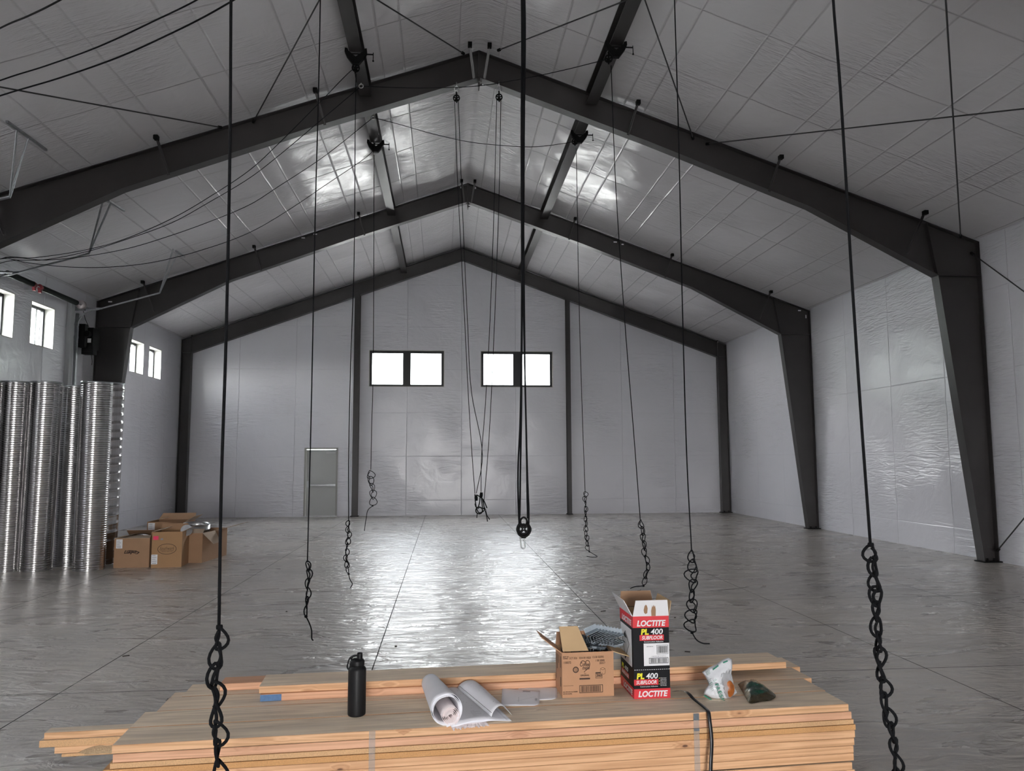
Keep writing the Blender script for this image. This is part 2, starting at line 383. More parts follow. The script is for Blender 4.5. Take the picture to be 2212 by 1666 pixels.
def smooth_path(pts, k=6):
    P = [Vector(p) for p in pts]
    if len(P) < 3: return P
    Q = [P[0]*2-P[1]]+P+[P[-1]*2-P[-2]]; out_ = []
    for i in range(1, len(Q)-2):
        a, b, c, d = Q[i-1], Q[i], Q[i+1], Q[i+2]          # centripetal Catmull-Rom
        t1 = max(1e-6, (b-a).length**0.5); t2 = t1+max(1e-6, (c-b).length**0.5); t3 = t2+max(1e-6, (d-c).length**0.5)
        for j in range(k):
            t = t1+(t2-t1)*j/k
            A1 = a*((t1-t)/t1)+b*(t/t1); A2 = b*((t2-t)/(t2-t1))+c*((t-t1)/(t2-t1)); A3 = c*((t3-t)/(t3-t2))+d*((t-t2)/(t3-t2))
            B1 = A1*((t2-t)/t2)+A2*(t/t2); B2 = A2*((t3-t)/(t3-t1))+A3*((t-t1)/(t3-t1))
            out_.append(B1*((t2-t)/(t2-t1))+B2*((t-t1)/(t2-t1)))
    out_.append(P[-1]); return out_
def wrinkle(x, y, s=1.0, sd=0.0): return noise.noise(Vector((x*s, y*s, sd)))

# ------------------------------------------------------------------ floor
fl = MB(); fl.box((XC, (YFRONT+YW)/2, -0.1), (XR-XL+0.8, YW-YFRONT+0.8, 0.2))
struct(fl.build('floor', CONC, origin=(0, 0, 0)))

# ------------------------------------------------------------------ ceiling: two slopes of strapped vinyl in one skin
def build_ceiling():
    du = 0.13; half = (XR-XC)+0.02; nu = int(2*half/du); y0, y1 = YFRONT-0.1, YW+0.05; nv = int((y1-y0)/du)
    bays = [YB, YM, YN, 6.6, 0.3, -6.0, -12.4]
    vs = []; uvs = []
    for j in range(nv+1):
        y = y0+(y1-y0)*j/nv
        # position inside the bay in quarters
        q = 0.5
        for a, b in zip(bays[1:], bays[:-1]):
            if a <= y <= b: q = (y-a)/(b-a)*4
        fy = abs(math.sin(PI*(q % 1)))
        for i in range(nu+1):
            x = XC-half+2*half*i/nu; d = abs(x-XC)
            ph = ((d-0.0) % 1.3)
            fx = abs(math.sin(PI*min(1, max(0, (ph-0.36)/0.94)))) if ph > 0.36 else 0.25*abs(math.sin(PI*ph/0.36))
            sag = 0.035*fx*(0.35+0.65*fy)*(0.7+0.8*wrinkle(x, y, 0.45, 3))
            wr = 0.010*wrinkle(x, y, 1.3, 7)+0.006*wrinkle(x, y, 3.1, 2)
            if 12.9 < y < 19.5 and d < 4.5:       # this bay is the loosest: deeper folds
                wr += 0.022*wrinkle(x*1.0, y*0.5, 2.4, 11)+0.035*fx*fy*wrinkle(x, y, 0.9, 5)
            vs.append(Vector((x, y, roofz(x)+0.05+(-sag+wr)*(1 if 0 < i < nu else 0))))
            uvs.append((d, q*1.63))
    w_ = nu+1
    fs = [(j*w_+i, (j+1)*w_+i, (j+1)*w_+i+1, j*w_+i+1) for j in range(nv) for i in range(nu)]
    m = MB(); m.add(vs, fs); o = m.build('ceiling', VIN_ROOF, origin=(0, 0, 0), smooth=True)
    uvl = o.data.uv_layers.new(name='UVMap')
    for lp in o.data.loops: uvl.data[lp.index].uv = uvs[lp.vertex_index]
    return struct(o)
build_ceiling()
# roof deck above keeps daylight out from over the vinyl
rf = MB()
for sgn in (-1, 1):
    xe = XC+sgn*(XR-XC+0.3)
    rf.prism([(XC, YFRONT-0.4, RIDGE+0.30), (xe, YFRONT-0.4, roofz(xe)+0.30), (xe, YFRONT-0.4, roofz(xe)+0.34), (XC, YFRONT-0.4, RIDGE+0.34)], (0, YW-YFRONT+0.9, 0))
o = rf.build('roof_deck', GALV, origin=(0, 0, 0)); struct(o)

# ------------------------------------------------------------------ walls with openings
def wall_grid(name, axis, pos, a0, a1, z1, holes, inward, step=0.16, clampfn=None, amp=1.0, thick=0.28, uoff=0.0):
    """vinyl skin at `pos`; openings cut on exact grid lines; reveals added by the windows"""
    def lines(lo, hi, cuts):
        c = sorted(set([lo, hi]+[q for q in cuts if lo < q < hi])); out_ = []
        for p, q in zip(c[:-1], c[1:]):
            n = max(1, int(round((q-p)/step))); out_ += [p+(q-p)*k/n for k in range(n)]
        return out_+[hi]
    A = lines(a0, a1, [h[0] for h in holes]+[h[1] for h in holes]); Z_ = lines(0.0, z1, [h[2] for h in holes]+[h[3] for h in holes])
    vs = []; uvs = []
    for z in Z_:
        for a in A:
            zz = min(z, clampfn(a)) if clampfn else z
            d = min([max(abs(a-(h[0]+h[1])/2)-(h[1]-h[0])/2, abs(z-(h[2]+h[3])/2)-(h[3]-h[2])/2) for h in holes]+[9])
            fade = max(0, min(1, d/0.3))*min(1, zz/0.25)
            ph = (a-0.55-uoff) % 1.83
            b = 0.022*math.sin(PI*ph/1.83)*(0.6+0.8*wrinkle(a, z, 0.6, 1))+0.010*wrinkle(a, z*1.4, 1.5, 4)+0.006*wrinkle(a, z, 3.2, 9)
            b = b*fade*amp
            p = (a, pos+inward*b, zz) if axis == 'y' else (pos+inward*b, a, zz)
            vs.append(Vector(p)); uvs.append((a-uoff, z))
    w_ = len(A); fs = []
    for j in range(len(Z_)-1):
        for i in range(len(A)-1):
            ca, cz = (A[i]+A[i+1])/2, (Z_[j]+Z_[j+1])/2
            if any(h[0] < ca < h[1] and h[2] < cz < h[3] for h in holes): continue
            if clampfn and Z_[j] > clampfn(A[i]) and Z_[j] > clampfn(A[i+1]): continue
            fs.append((j*w_+i, j*w_+i+1, (j+1)*w_+i+1, (j+1)*w_+i))
    m = MB(); m.add(vs, fs)
    o = m.build(name, VIN_WALL, origin=(0, 0, 0), smooth=True)
    uvl = o.data.uv_layers.new(name='UVMap')
    for lp in o.data.loops: uvl.data[lp.index].uv = uvs[lp.vertex_index]
    # outer sheeting so no daylight leaks round the skin
    return struct(o)
BW = [(-2.53, -0.05, 4.29, 5.50), (1.215, 3.655, 4.29, 5.50)]
DOORX0, DOORX1, DOORZ = -4.60, -3.52, 2.245
wall_grid('wall_back', 'y', YW, XL-0.05, XR+0.05, RIDGE+0.2, BW+[(DOORX0, DOORX1, 0, DOORZ)], -1, clampfn=lambda a: roofz(a)+0.12)
LW = [(y0, y0+0.93) for y0 in (21.55, 22.9, 16.5, 14.92, 10.1, 8.5, 3.8, 2.4)]
wall_grid('wall_left', 'x', XL-0.02, YFRONT, YW, EAVE+0.1, [(a, b, 4.29, 5.17) for a, b in LW], 1, amp=1.0)
wall_grid('wall_right', 'x', XR+0.02, YFRONT, YW, EAVE+0.1, [], -1, amp=1.1, uoff=0.7)
OPEN = (XC-1.9, XC+1.9, 0, 3.4)
wall_grid('wall_front', 'y', YFRONT, XL-0.05, XR+0.05, RIDGE+0.2, [OPEN], 1, step=0.4, clampfn=lambda a: roofz(a)+0.12)
# outside metal sheeting
sh = MB()
def slab(a0, a1, z0, z1, pos, axis):
    if axis == 'y': sh.box(((a0+a1)/2, pos, (z0+z1)/2), (a1-a0, 0.04, z1-z0))
    else: sh.box((pos, (a0+a1)/2, (z0+z1)/2), (0.04, a1-a0, z1-z0))
slab(YFRONT-0.3, YW+0.3, -0.2, EAVE+0.4, XR+0.3, 'x')
edges = sorted(LW); z0, z1 = 4.29, 5.17
slab(YFRONT-0.3, YW+0.3, -0.2, z0, XL-0.3, 'x'); slab(YFRONT-0.3, YW+0.3, z1, EAVE+0.4, XL-0.3, 'x')
prev = YFRONT-0.3
for a, b in edges: slab(prev, a, z0, z1, XL-0.3, 'x'); prev = b
slab(prev, YW+0.3, z0, z1, XL-0.3, 'x')
struct(sh.build('outer_sheeting', GALV, origin=(0, 0, 0)))

def window(n, axis, pos, a0, a1, z0, z1, depth, inner, mull, sill=True):
    """frame set `depth` outside the wall face, white reveals, black frame, clear pane(s)"""
    s = 1 if axis == 'y' else -1      # outward
    def P(a, d, z): return Vector((a, pos+d, z)) if axis == 'y' else Vector((pos-d, a, z))
    def bx(m, a, b, d0, d1, c, d):
        p = P(a, d0, c); q = P(b, d1, d)
        m.box((p+q)/2, (abs(p.x-q.x), abs(p.y-q.y), abs(p.z-q.z)))
    root = bpy.data.objects.new('window_%d' % n, None); COL.objects.link(root); root['kind'] = 'structure'
    root.location = P((a0+a1)/2, 0, z0)
    t = 0.02
    m = MB()
    bx(m, a0-t, a0, -0.004, depth+0.1, z0-t, z1+t); bx(m, a1, a1+t, -0.004, depth+0.1, z0-t, z1+t)
    bx(m, a0, a1, -0.004, depth+0.1, z1, z1+t)
    bx(m, a0, a1, -0.004, depth+0.1, z0-t, z0)
    m.build('window_reveal', REVEAL, root)
    fw = inner
    m = MB()
    bx(m, a0, a0+fw, depth, depth+0.06, z0, z1); bx(m, a1-fw, a1, depth, depth+0.06, z0, z1)
    bx(m, a0+fw, a1-fw, depth, depth+0.06, z1-fw, z1); bx(m, a0+fw, a1-fw, depth, depth+0.06, z0, z0+fw*0.8)
    cuts = [a0+fw]
    if mull:
        c = (a0+a1)/2; bx(m, c-mull/2, c+mull/2, depth-0.01, depth+0.05, z0, z1); cuts += [c-mull/2, c+mull/2]
    cuts.append(a1-fw)
    wf_ = m.build('window_frame', FRAMEW, root)
    for k in range(0, len(cuts), 2):
        m = MB(); bx(m, cuts[k], cuts[k+1], depth+0.028, depth+0.034, z0+fw*0.8, z1-fw); m.build('window_pane', GLASS, wf_)
        if axis == 'x':
            m = MB(); bx(m, cuts[k]+0.62*(cuts[k+1]-cuts[k]), cuts[k]+0.70*(cuts[k+1]-cuts[k]), depth+0.005, depth+0.04, z0+fw, z1-fw); m.build('window_sash', GALV, wf_)
    return root
window(1, 'y', YW, *BW[0], 0.03, 0.085, 0.26)
window(2, 'y', YW, *BW[1], 0.03, 0.085, 0.26)
for i, (a, b) in enumerate(LW): window(3+i, 'x', XL-0.02, a, b, 4.29, 5.17, 0.2, 0.06, 0)

# personnel door in the back wall
d = bpy.data.objects.new('door_1', None); COL.objects.link(d); d['kind'] = 'structure'; d.location = (-4.06, YW, 0)
m = MB(); F_ = 0.055
m.box(((DOORX0+F_/2), YW+0.05, DOORZ/2), (F_, 0.16, DOORZ)); m.box((DOORX1-F_/2, YW+0.05, DOORZ/2), (F_, 0.16, DOORZ)); m.box(((DOORX0+DOORX1)/2, YW+0.05, DOORZ-F_/2), (DOORX1-DOORX0-2*F_, 0.16, F_))
m.build('door_frame', simple('grey_door_frame', (0.30, 0.30, 0.28), 0.5), d)
m = MB(); m.box(((DOORX0+DOORX1)/2, YW+0.06, DOORZ/2-0.03), (DOORX1-DOORX0-2*F_-0.01, 0.045, DOORZ-F_-0.02)); dl_ = m.build('door_leaf', DOORM, d)
m = MB(); m.box((-4.03, YW-0.03, 1.02), (0.84, 0.05, 0.035), mi=0); m.box((-3.72, YW-0.035, 1.02), (0.26, 0.07, 0.06), mi=0); m.box((-4.46, YW-0.035, 1.05), (0.07, 0.06, 0.2))
m.build('panic_bar', [GALV], dl_)
m = MB(); m.box((-3.74, YW-0.0, 2.08), (0.30, 0.08, 0.06)); m.bar((-3.74, YW-0.0, 2.13), (-4.12, YW-0.06, 2.16), 0.02, 0.012); m.build('door_closer', PLATE, dl_)
m = MB(); m.box((-4.06, YW+0.05, 0.008), (DOORX1-DOORX0, 0.2, 0.016)); m.build('door_threshold', GALV, d)

# wooded hillside outside, bleached by the daylight
m = MB(); m.grid(lambda u, v: Vector((-70+140*u, 45+60*v, -2+26*v+2.5*noise.noise(Vector((u*9, v*7, 0))))), 60, 30)
struct(m.build('outside_hill', HILL, origin=(0, 0, 0), smooth=True))
m = MB(); m.box((0, 0, -0.25), (240, 240, 0.02)); struct(m.build('yard_ground', simple('gravel_yard', (0.34, 0.32, 0.29), 0.9, var=0.2, scale=3), origin=(0, 0, 0)))  # gravel ground outside, around the building

# ------------------------------------------------------------------ steel portal frames
RPROF = [(8.323, 5.131), (5.962, 6.356), (3.03, 7.468), (0.0, 8.541)]    # underside of the rafter: offset from ridge line, height
def portal_frame(Y, label, light=True, endwall=False):
    t = thing('portal_frame', label, 'steel frame', (XC, Y, 0))
    H = XR-XC-0.015; g = 0.0
    for s in (-1, 1):
        def X(d): return XC+s*d
        m = MB()
        if endwall:
            bi = H-0.30; prof = [(bi, 5.35), (0.0, 8.62)]; hi = 5.35
        else:
            bi = H-0.27; prof = RPROF; hi = 5.131
        hb = prof[0][0]
        top = lambda dd: RIDGE-KS*dd-0.03
        # column: web, outer flange, inner flange
        col = [(H, 0.02), (H, hi), (hb, hi), (bi, 0.02)]
        m.prism([(X(a), Y-0.005, z) for a, z in col], (0, 0.01, 0))
        m.bar((X(H-0.006), Y, 0.02), (X(H-0.006), Y, top(H)), 0.20, 0.012, upv=(1, 0, 0))
        m.bar((X(bi), Y, 0.02), (X(hb), Y, hi), 0.20, 0.012, upv=(1, 0, 0))
        m.build('column', STEEL, t)
        m = MB()
        up = [(H, top(H)), (0.0, top(0))]
        poly = [(H, hi)]+[(a, z) for a, z in prof]+[(0.0, top(0)), (H, top(H))]
        m.prism([(X(a), Y-0.005, z) for a, z in poly], (0, 0.01, 0))
        for (a, z), (b, c) in zip(prof[:-1], prof[1:]): m.bar((X(a), Y, z), (X(b), Y, c), 0.20, 0.014)
        m.bar((X(H), Y, top(H)), (X(0), Y, top(0)), 0.20, 0.014)
        m.build('rafter', STEEL, t)
        # stiffener plates at the knee and ridge
        m = MB()
        m.bar((X(hb), Y, hi), (X(hb-0.16 if not endwall else hb), Y, top(hb-0.16)), 0.19, 0.014, upv=(1, 0, 0))
        m.bar((X(H), Y, hi), (X(hb), Y, hi), 0.19, 0.014)
        m.build('stiffener', STEEL, t)
        m = MB(); m.box((X((H+bi)/2), Y, 0.01), (H-bi+0.08, 0.26, 0.02))
        for a in (0.25, 0.75):
            for b in (-0.07, 0.07): m.lathe([(0.0, 0.0), (0.018, 0.0), (0.018, 0.05), (0.0, 0.05)], (X(bi+(H-bi)*a), Y+b, 0.02), 6)
        m.build('base_plate', STEELD, t)
        # flange braces: angle from the purlin down to the lower flange
        if not endwall:
            for d_, dz in ((0.17, 0.0), (2.78, 0), (5.34, 0), (7.98, 0)):
                zt_ = top(d_)-0.0
                for (a, z), (b, c) in zip(prof[:-1], prof[1:]):
                    if b <= d_ <= a: zb = z+(c-z)*(a-d_)/(a-b)
                dd = 0.13 if d_ > 1 else 0.08
                if d_ > 7: dd, zb = 0.22, 5.50
                yo = -0.32 if light else -0.32
                m = MB(); A = Vector((X(d_), Y+yo, roofz(X(d_))+0.0)); B = Vector((X(d_-dd), Y-0.10, zb+0.02))
                m.bar(A, B, 0.045, 0.006, upv=(1, 0, 0)); m.bar(A+Vector((0, 0.022, 0)), B+Vector((0, 0.022, 0)), 0.006, 0.045, upv=(1, 0, 0))
                fb_ = m.build('flange_brace', STEEL, t)
                m = MB(); m.box(A+Vector((0, -0.01, 0.0)), (0.07, 0.09, 0.07)); m.build('purlin_clip', STEELD, fb_)
    m = MB(); m.box((XC, Y, (RIDGE+8.54)/2-0.06 if not endwall else 8.80), (0.03, 0.20, 0.58 if not endwall else 0.42))
    if not endwall:
        for z in (8.46, 8.40): m.lathe([(0, 0), (0.015, 0), (0.015, 0.05), (0, 0.05)], (XC, Y-0.1, z), 6, axis=(1, 0, 0))
        m.box((XC, Y, 8.46), (0.02, 0.16, 0.18))
    m.build('ridge_plate', STEEL, t)
    return t
fr_near = portal_frame(YN, 'nearest dark steel portal frame, its right column filling the right side')
fr_mid = portal_frame(YM, 'middle dark steel portal frame, between the nearest one and the end wall')
fr_back = portal_frame(YB, 'farthest, slimmest steel portal frame standing against the end wall', endwall=True)
for Y, lb in ((6.6, 'dark steel portal frame overhead, out of view just above the photo'),):
    portal_frame(Y, lb)
# small white stickers on the middle frame (paper tags on the web and flange)
for (x, y, ww, hh) in ((655, 514, 0.09, 0.03), (681, 506, 0.09, 0.03), (997, 405, 0.06, 0.05), (1026, 406, 0.06, 0.05), (1329, 523, 0.09, 0.03), (1345, 528, 0.06, 0.03), (238, 652, 0.09, 0.03), (1727, 671, 0.08, 0.03), (1741, 684, 0.03, 0.09)):
    p = atY(x, y, YM-0.115); m = MB(); m.box(p, (ww, 0.004, hh)); m.build('paper_tag', WHITE, fr_mid, label='small white tag')
    
# end wall columns
for x0, x1, lb in ((-3.06, -2.80, 'slim dark steel wall post right of the grey door'), (4.08, 4.27, 'slim dark steel wall post right of the right-hand end wall window')):
    t = thing('wall_post', lb, 'post', ((x0+x1)/2, YB, 0))
    c = (x0+x1)/2; wd = x1-x0; zt = roofz(c)-0.42
    m = MB(); m.box((c, YB, zt/2), (0.01, 0.2, zt)); m.box((c, YB-0.1, zt/2), (wd*0.72, 0.012, zt)); m.box((c, YB+0.1, zt/2), (wd*0.72, 0.012, zt)); m.build('shaft', STEEL, t)
    m = MB(); m.box((c, YB, 0.01), (wd, 0.26, 0.02)); m.build('base_plate', STEELD, t)

# longitudinal struts
STX = {-1: -1.395, 1: 2.565}
ZS = 8.105
def strut(y0, y1, side, lb):
    x = STX[side]; m = MB()
    m.box((x, (y0+y1)/2, ZS+0.006), (0.20, y1-y0, 0.012)); m.box((x, (y0+y1)/2, ZS+0.224), (0.20, y1-y0, 0.012))
    m.box((x, (y0+y1)/2, ZS+0.115), (0.01, y1-y0, 0.206))
    o = m.build('roof_strut', STEEL); return tag(o, lb, 'beam')
for side, sn in ((-1, 'left'), (1, 'right')):
    strut(YM+0.10, YB-0.11, side, 'farthest %s roof strut, between the middle frame and the end wall' % sn)
    strut(YN+0.10, YM-0.11, side, '%s roof strut between nearest and middle frames, catching light below' % sn)
    strut(6.71, YN-0.11, side, '%s roof strut in front of the nearest frame, running out of the photo top' % sn)
    strut(0.4, 6.49, side, '%s roof strut above the camera, out of view' % sn)

# bracing rods
def rod(a, b, lb, y1=None, r=0.011):
    a = Vector(a); b = Vector(b)
    if y1 is not None: b = a+(b-a)*((y1-a.y)/(b.y-a.y))
    m = MB(); m.rod(a, b, r); t = tag(m.build('bracing_rod', ROD), lb, 'rod', 'steel rods bracing the bay in front of the nearest frame'); 
    m = MB(); m.lathe([(0, -0.03), (0.026, -0.03), (0.026, 0.03), (0, 0.03)], a, 8, axis=(b-a)); m.build('rod_nut', STEELD, t)
for a, b, s, lb in (((475, 275), (0, 188), -1, 'bracing rod crossing the upper left, ending behind the left rope'),
                    ((548, 262), (690, 0), -1, 'bracing rod rising steeply from the nearest left rafter towards the top edge'),
                    ((1000, 115), (815, 0), -1, 'bracing rod ending left of the nearest ridge joint'),
                    ((1078, 108), (1355, 0), 1, 'bracing rod ending right of the nearest ridge joint'),
                    ((1497, 298), (1393, 0), 1, 'steep bracing rod landing mid-way on the nearest right rafter'),
                    ((1525, 315), (2212, 235), 1, 'long shallow bracing rod running to the right edge of the photo'),
                    ((2075, 510), (2043, 0), 1, 'near-vertical bracing rod above the knee of the nearest right column')):
    A = atRoof(*a, s, -0.10); B = atRoof(*b, s, -0.10); A.y = min(A.y, YN-0.03)
    rod(A, B, lb, y1=6.7)
xw = XR-0.12
A, B = atX(2100, 548, xw), atX(2212, 630, xw); rod(A, B, 'bracing rod slanting down from the knee of the nearest right column', y1=7.2)
A, B = atX(2156, 1188, xw), atX(2212, 1120, xw); rod(A, B, 'bracing rod slanting up from the foot of the nearest right column', y1=8.2)

# ------------------------------------------------------------------ ropes
RR = 0.0065
def px_path(pts, Y): return [atY(x, y, Y) if not isinstance(Y, (list, tuple)) else atY(x, y, Y[i]) for i, (x, y) in enumerate(pts)]
def chain_loops(m, path, width, looplen, r, rnd):
    """daisy-chained rope: interlocked slip loops along the path"""
    P = smooth_path(path, 8); L_ = [0.0]
    for a, b in zip(P[:-1], P[1:]): L_.append(L_[-1]+(b-a).length)
    tot = L_[-1]; n = max(3, int(round(tot/looplen)))
    def at(s_):
        s_ = max(0, min(tot, s_))
        for i in range(len(L_)-1):
            if L_[i+1] >= s_: return P[i]+(P[i+1]-P[i])*((s_-L_[i])/max(1e-9, L_[i+1]-L_[i]))
        return P[-1]
    for k in range(n):
        c0 = at(tot*k/n-looplen*0.18); c1 = at(tot*(k+1)/n+looplen*0.15)
        t = (c1-c0); ln = t.length; t.normalize()
        ang = rnd.uniform(-0.6, 0.6)+(0 if k % 2 else 0.9)*rnd.choice((1, -1, 0.3))
        sd = Vector((math.cos(ang), math.sin(ang), 0)); sd = (sd-t*sd.dot(t)).normalized(); nn = t.cross(sd)
        wd = width*rnd.uniform(0.7, 1.15); lean = rnd.uniform(-0.35, 0.35)*width; flip = rnd.choice((0, 1))
        pts = []
        for j in range(18):
            a = 2*PI*j/18; u = (1-math.cos(a))/2; prof = math.sin(a)*(0.55+0.75*(u if flip else 1-u))
            pts.append(c0+t*ln*u+sd*(prof*wd/2+lean*math.sin(PI*u))+nn*(0.9*r*math.sin(2*a)))
        m.tube(pts, r, 6, closed=True)
        # the strand passing through the loop
        if k < n-1:
            q = at(tot*(k+1)/n); m.tube(smooth_path([c0+t*ln*0.15+nn*r*1.2, (c0+c1)/2+sd*wd*0.25*rnd.choice((-1, 1))+nn*r, q-nn*r], 4), r, 6)
    return at
def hanging_rope(label, line, chain, tail, Y, cw, cl, top=None, r=RR, seed=1, group='long ropes hanging with their slack chained into loops'):
    rnd = random.Random(seed)
    path = px_path(line, Y)
    if top is not None:
        d_ = (path[0]-path[1]).normalized(); path = [path[0]+d_*((8.1-path[0].z)/d_.z)]+path
    base = px_path(tail, Y)[-1] if tail else px_path(chain, Y)[-1]
    t = thing('hanging_rope', label, 'rope', path[0], group)
    m = MB(); m.tube(smooth_path(path, 5), r, 8); m.build('rope_line', ROPE, t, smooth=True)
    m = MB(); chain_loops(m, px_path(chain, Y), cw, cl, r, rnd); 
    c0 = px_path(chain, Y)[0]
    m.lathe([(0, -1.6*r), (1.9*r, -1.2*r), (2.1*r, 0), (1.9*r, 1.2*r), (0, 1.6*r)], c0, 8)
    m.build('chained_slack', ROPE, t, smooth=True)
    if tail:
        p = px_path(tail, Y); m = MB(); m.tube(smooth_path(p, 6), r, 8)
        m.lathe([(0, -2.4*r), (2.2*r, -1.6*r), (2.7*r, 0), (2.2*r, 1.6*r), (0, 2.4*r)], p[0], 8)
        m.build('rope_tail', ROPE, t, smooth=True)
    return t
YA, YH, Y2, Y7, Y3, Y6, Y4, Y5 = 3.15, 3.2, 8.1, 7.55, 11.4, 10.88, 14.8, 14.05
P3, P6 = atY(767, 147, Y3), atY(1316, 127, Y6); P4, P5 = atY(807, 321, Y4), atY(1243, 306, Y5)
hanging_rope('thickest rope at left, its chained slack hanging in front of the lumber stack', [(500, -40), (499, 0), (497, 300), (488, 740), (478, 1050), (473, 1352)],
             [(474, 1355), (472, 1410), (466, 1460), (460, 1480), (468, 1530), (464, 1570), (474, 1610), (470, 1650), (480, 1690)], [(480, 1690), (486, 1730), (492, 1760)], YA, 0.056, 0.078, top='plumb', seed=3)
hanging_rope('rope hanging in front of the grey door, its tail just touching the floor', [(692, 0), (688, 200), (681, 460), (672, 900), (664, 1213)],
             [(664, 1213), (667, 1245), (664, 1280), (661, 1332)], [(661, 1332), (668, 1346), (673, 1362), (674, 1381), (677, 1384)], Y2, 0.055, 0.085, top='plumb', seed=5)
hanging_rope('thin rope just left of the left wall post, chained low over the floor', [(769, 160), (767, 300), (765, 560), (757, 800), (753, 1000), (753, 1125)],
             [(753, 1125), (753, 1160), (748, 1195), (752, 1238)], [(753, 1240), (756, 1252), (761, 1262), (757, 1270)], Y3, 0.066, 0.082, seed=7)
hanging_rope('thinnest left rope crossing the left end wall window, ending in round loops', [(808, 335), (806, 800), (803, 920), (801, 1015)],
             [(799, 1017), (800, 1040), (806, 1068), (805, 1092)], [(805, 1093), (795, 1102), (791, 1120), (787, 1147)], Y4, 0.14, 0.13, seed=11)
hanging_rope('thin rope right of the right wall post, chain ending on the floor', [(1245, 320), (1250, 620), (1258, 900), (1264, 1062)],
             [(1264, 1063), (1265, 1110), (1266, 1150), (1272, 1190)], [(1273, 1192), (1290, 1203), (1280, 1204), (1267, 1202)], Y5, 0.075, 0.088, seed=13)
hanging_rope('rope whose frayed end rests on the floor behind the red and black carton', [(1320, 142), (1330, 400), (1350, 700), (1370, 950), (1383, 1123)],
             [(1384, 1124), (1390, 1165), (1393, 1200), (1400, 1225), (1395, 1248), (1390, 1264)], [(1390, 1266), (1380, 1267), (1370, 1268), (1361, 1272)], Y6, 0.08, 0.10, seed=17)
hanging_rope('rope right of the red and black carton, ending in wide tangled loops', [(1457, 0), (1466, 300), (1475, 700), (1484, 1000), (1494, 1190)],
             [(1494, 1190), (1500, 1232), (1500, 1260), (1492, 1290), (1500, 1330), (1495, 1365)], [(1495, 1367), (1505, 1383), (1518, 1390), (1533, 1391)], Y7, 0.12, 0.10, top='plumb', seed=19)
hanging_rope('thickest rope at right, chained slack running down past the bottom of the photo', [(1799, -40), (1800, 0), (1815, 190), (1840, 600), (1860, 900), (1880, 1175)],
             [(1881, 1177), (1892, 1250), (1894, 1340), (1903, 1450), (1915, 1530), (1930, 1590), (1936, 1650), (1945, 1700)], [(1945, 1700), (1950, 1730), (1960, 1760)], YH, 0.048, 0.062, top='plumb', seed=23)

def draped(label, pts, ys, ends=(None, None), r=0.006):
    p = [atY(x, y, yy) for (x, y), yy in zip(pts, ys)]
    if ends[0] is not None: p = [Vector(ends[0])]+p
    if ends[1] is not None: p = p+[Vector(ends[1])]
    m = MB(); m.tube(smooth_path(p, 6), r, 7); o = m.build('draped_rope', ROPE, smooth=True); return tag(o, label, 'rope', 'ropes running sideways under the roof')
E1, E2 = atZ(780, 186, 8.05), atZ(806, 254, 8.05)
WL = Vector((XL+0.02, 14.3, 5.0))
def lin(a, b, n): return [a+(b-a)*i/(n-1) for i in range(n)]
draped('draped rope falling left from the nearer left pulley', [(758, 153), (690, 222), (600, 312), (540, 367), (450, 427), (372, 472), (268, 517), (190, 539), (74, 557), (0, 560)], lin(Y3, 14.2, 10), (P3, WL))
draped('draped rope falling left from the bright eye bolt on the nearer left strut', [(700, 254), (600, 338), (540, 384), (450, 438), (372, 481), (268, 519), (190, 543), (100, 561), (0, 569)], lin(E1.y+.1, 14.2, 9), (E1, WL+Vector((0, 0, -.05))))
draped('draped rope falling left from the eye bolt under the nearest left rafter', [(700, 338), (600, 404), (540, 442), (450, 480), (372, 508), (280, 536), (190, 553), (100, 562), (0, 560)], lin(13.5, 14.3, 9), (E2, WL+Vector((0, 0, .03))))
draped('lowest draped rope falling left from the farther left pulley', [(800, 332), (700, 402), (620, 456), (540, 502), (450, 536), (335, 566), (240, 577), (150, 577), (60, 568), (0, 560)], lin(Y4, 14.3, 10), (P4, WL+Vector((0, 0, -.02))))
draped('upper draped rope linking the bright eye bolt to the nearer right pulley', [(850, 189), (930, 190), (1030, 186), (1130, 170), (1220, 151)], lin(E1.y, Y6, 5), (E1, P6))
draped('lower draped rope linking the far eye bolt to the farther right pulley', [(860, 268), (930, 288), (1010, 306), (1080, 314), (1160, 317)], lin(E2.y, Y5, 5), (E2, P5))
draped('thick draped rope crossing the upper left corner, lowest of three there', [(900, -260), (700, -122), (600, -58), (505, 0), (440, 37), (370, 72), (260, 122), (130, 168), (0, 207)], lin(5.0, 7.5, 9), (None, (XL+.02, 9.5, 5.0)), 0.0075)
draped('thick draped rope crossing the upper left corner, middle of three there', [(820, -280), (620, -125), (520, -58), (425, 0), (340, 42), (215, 100), (100, 142), (0, 174)], lin(5.0, 7.5, 8), (None, (XL+.02, 9.6, 5.1)), 0.0068)
draped('draped rope cutting the top left corner of the photo', [(500, -260), (300, -100), (130, 0), (60, 35), (0, 61)], lin(4.4, 6.0, 5), (None, (XL+.02, 9.7, 5.3)), 0.0068)

# eye bolts
for p, lb in ((E1, 'bright zinc eye bolt under the nearer left strut'), (E2, 'zinc eye bolt under the left strut just behind the nearest rafter')):
    m = MB(); c = p
    m.tube([c+Vector((0.035*math.cos(a), 0, 0.035*math.sin(a))) for a in [2*PI*i/16 for i in range(16)]], 0.009, 6, closed=True)
    m.rod(c+Vector((0, 0, 0.035)), c+Vector((0, 0, 0.08)), 0.009)
    tag(m.build('eye_bolt', ZINC, smooth=True), lb, 'eye bolt')

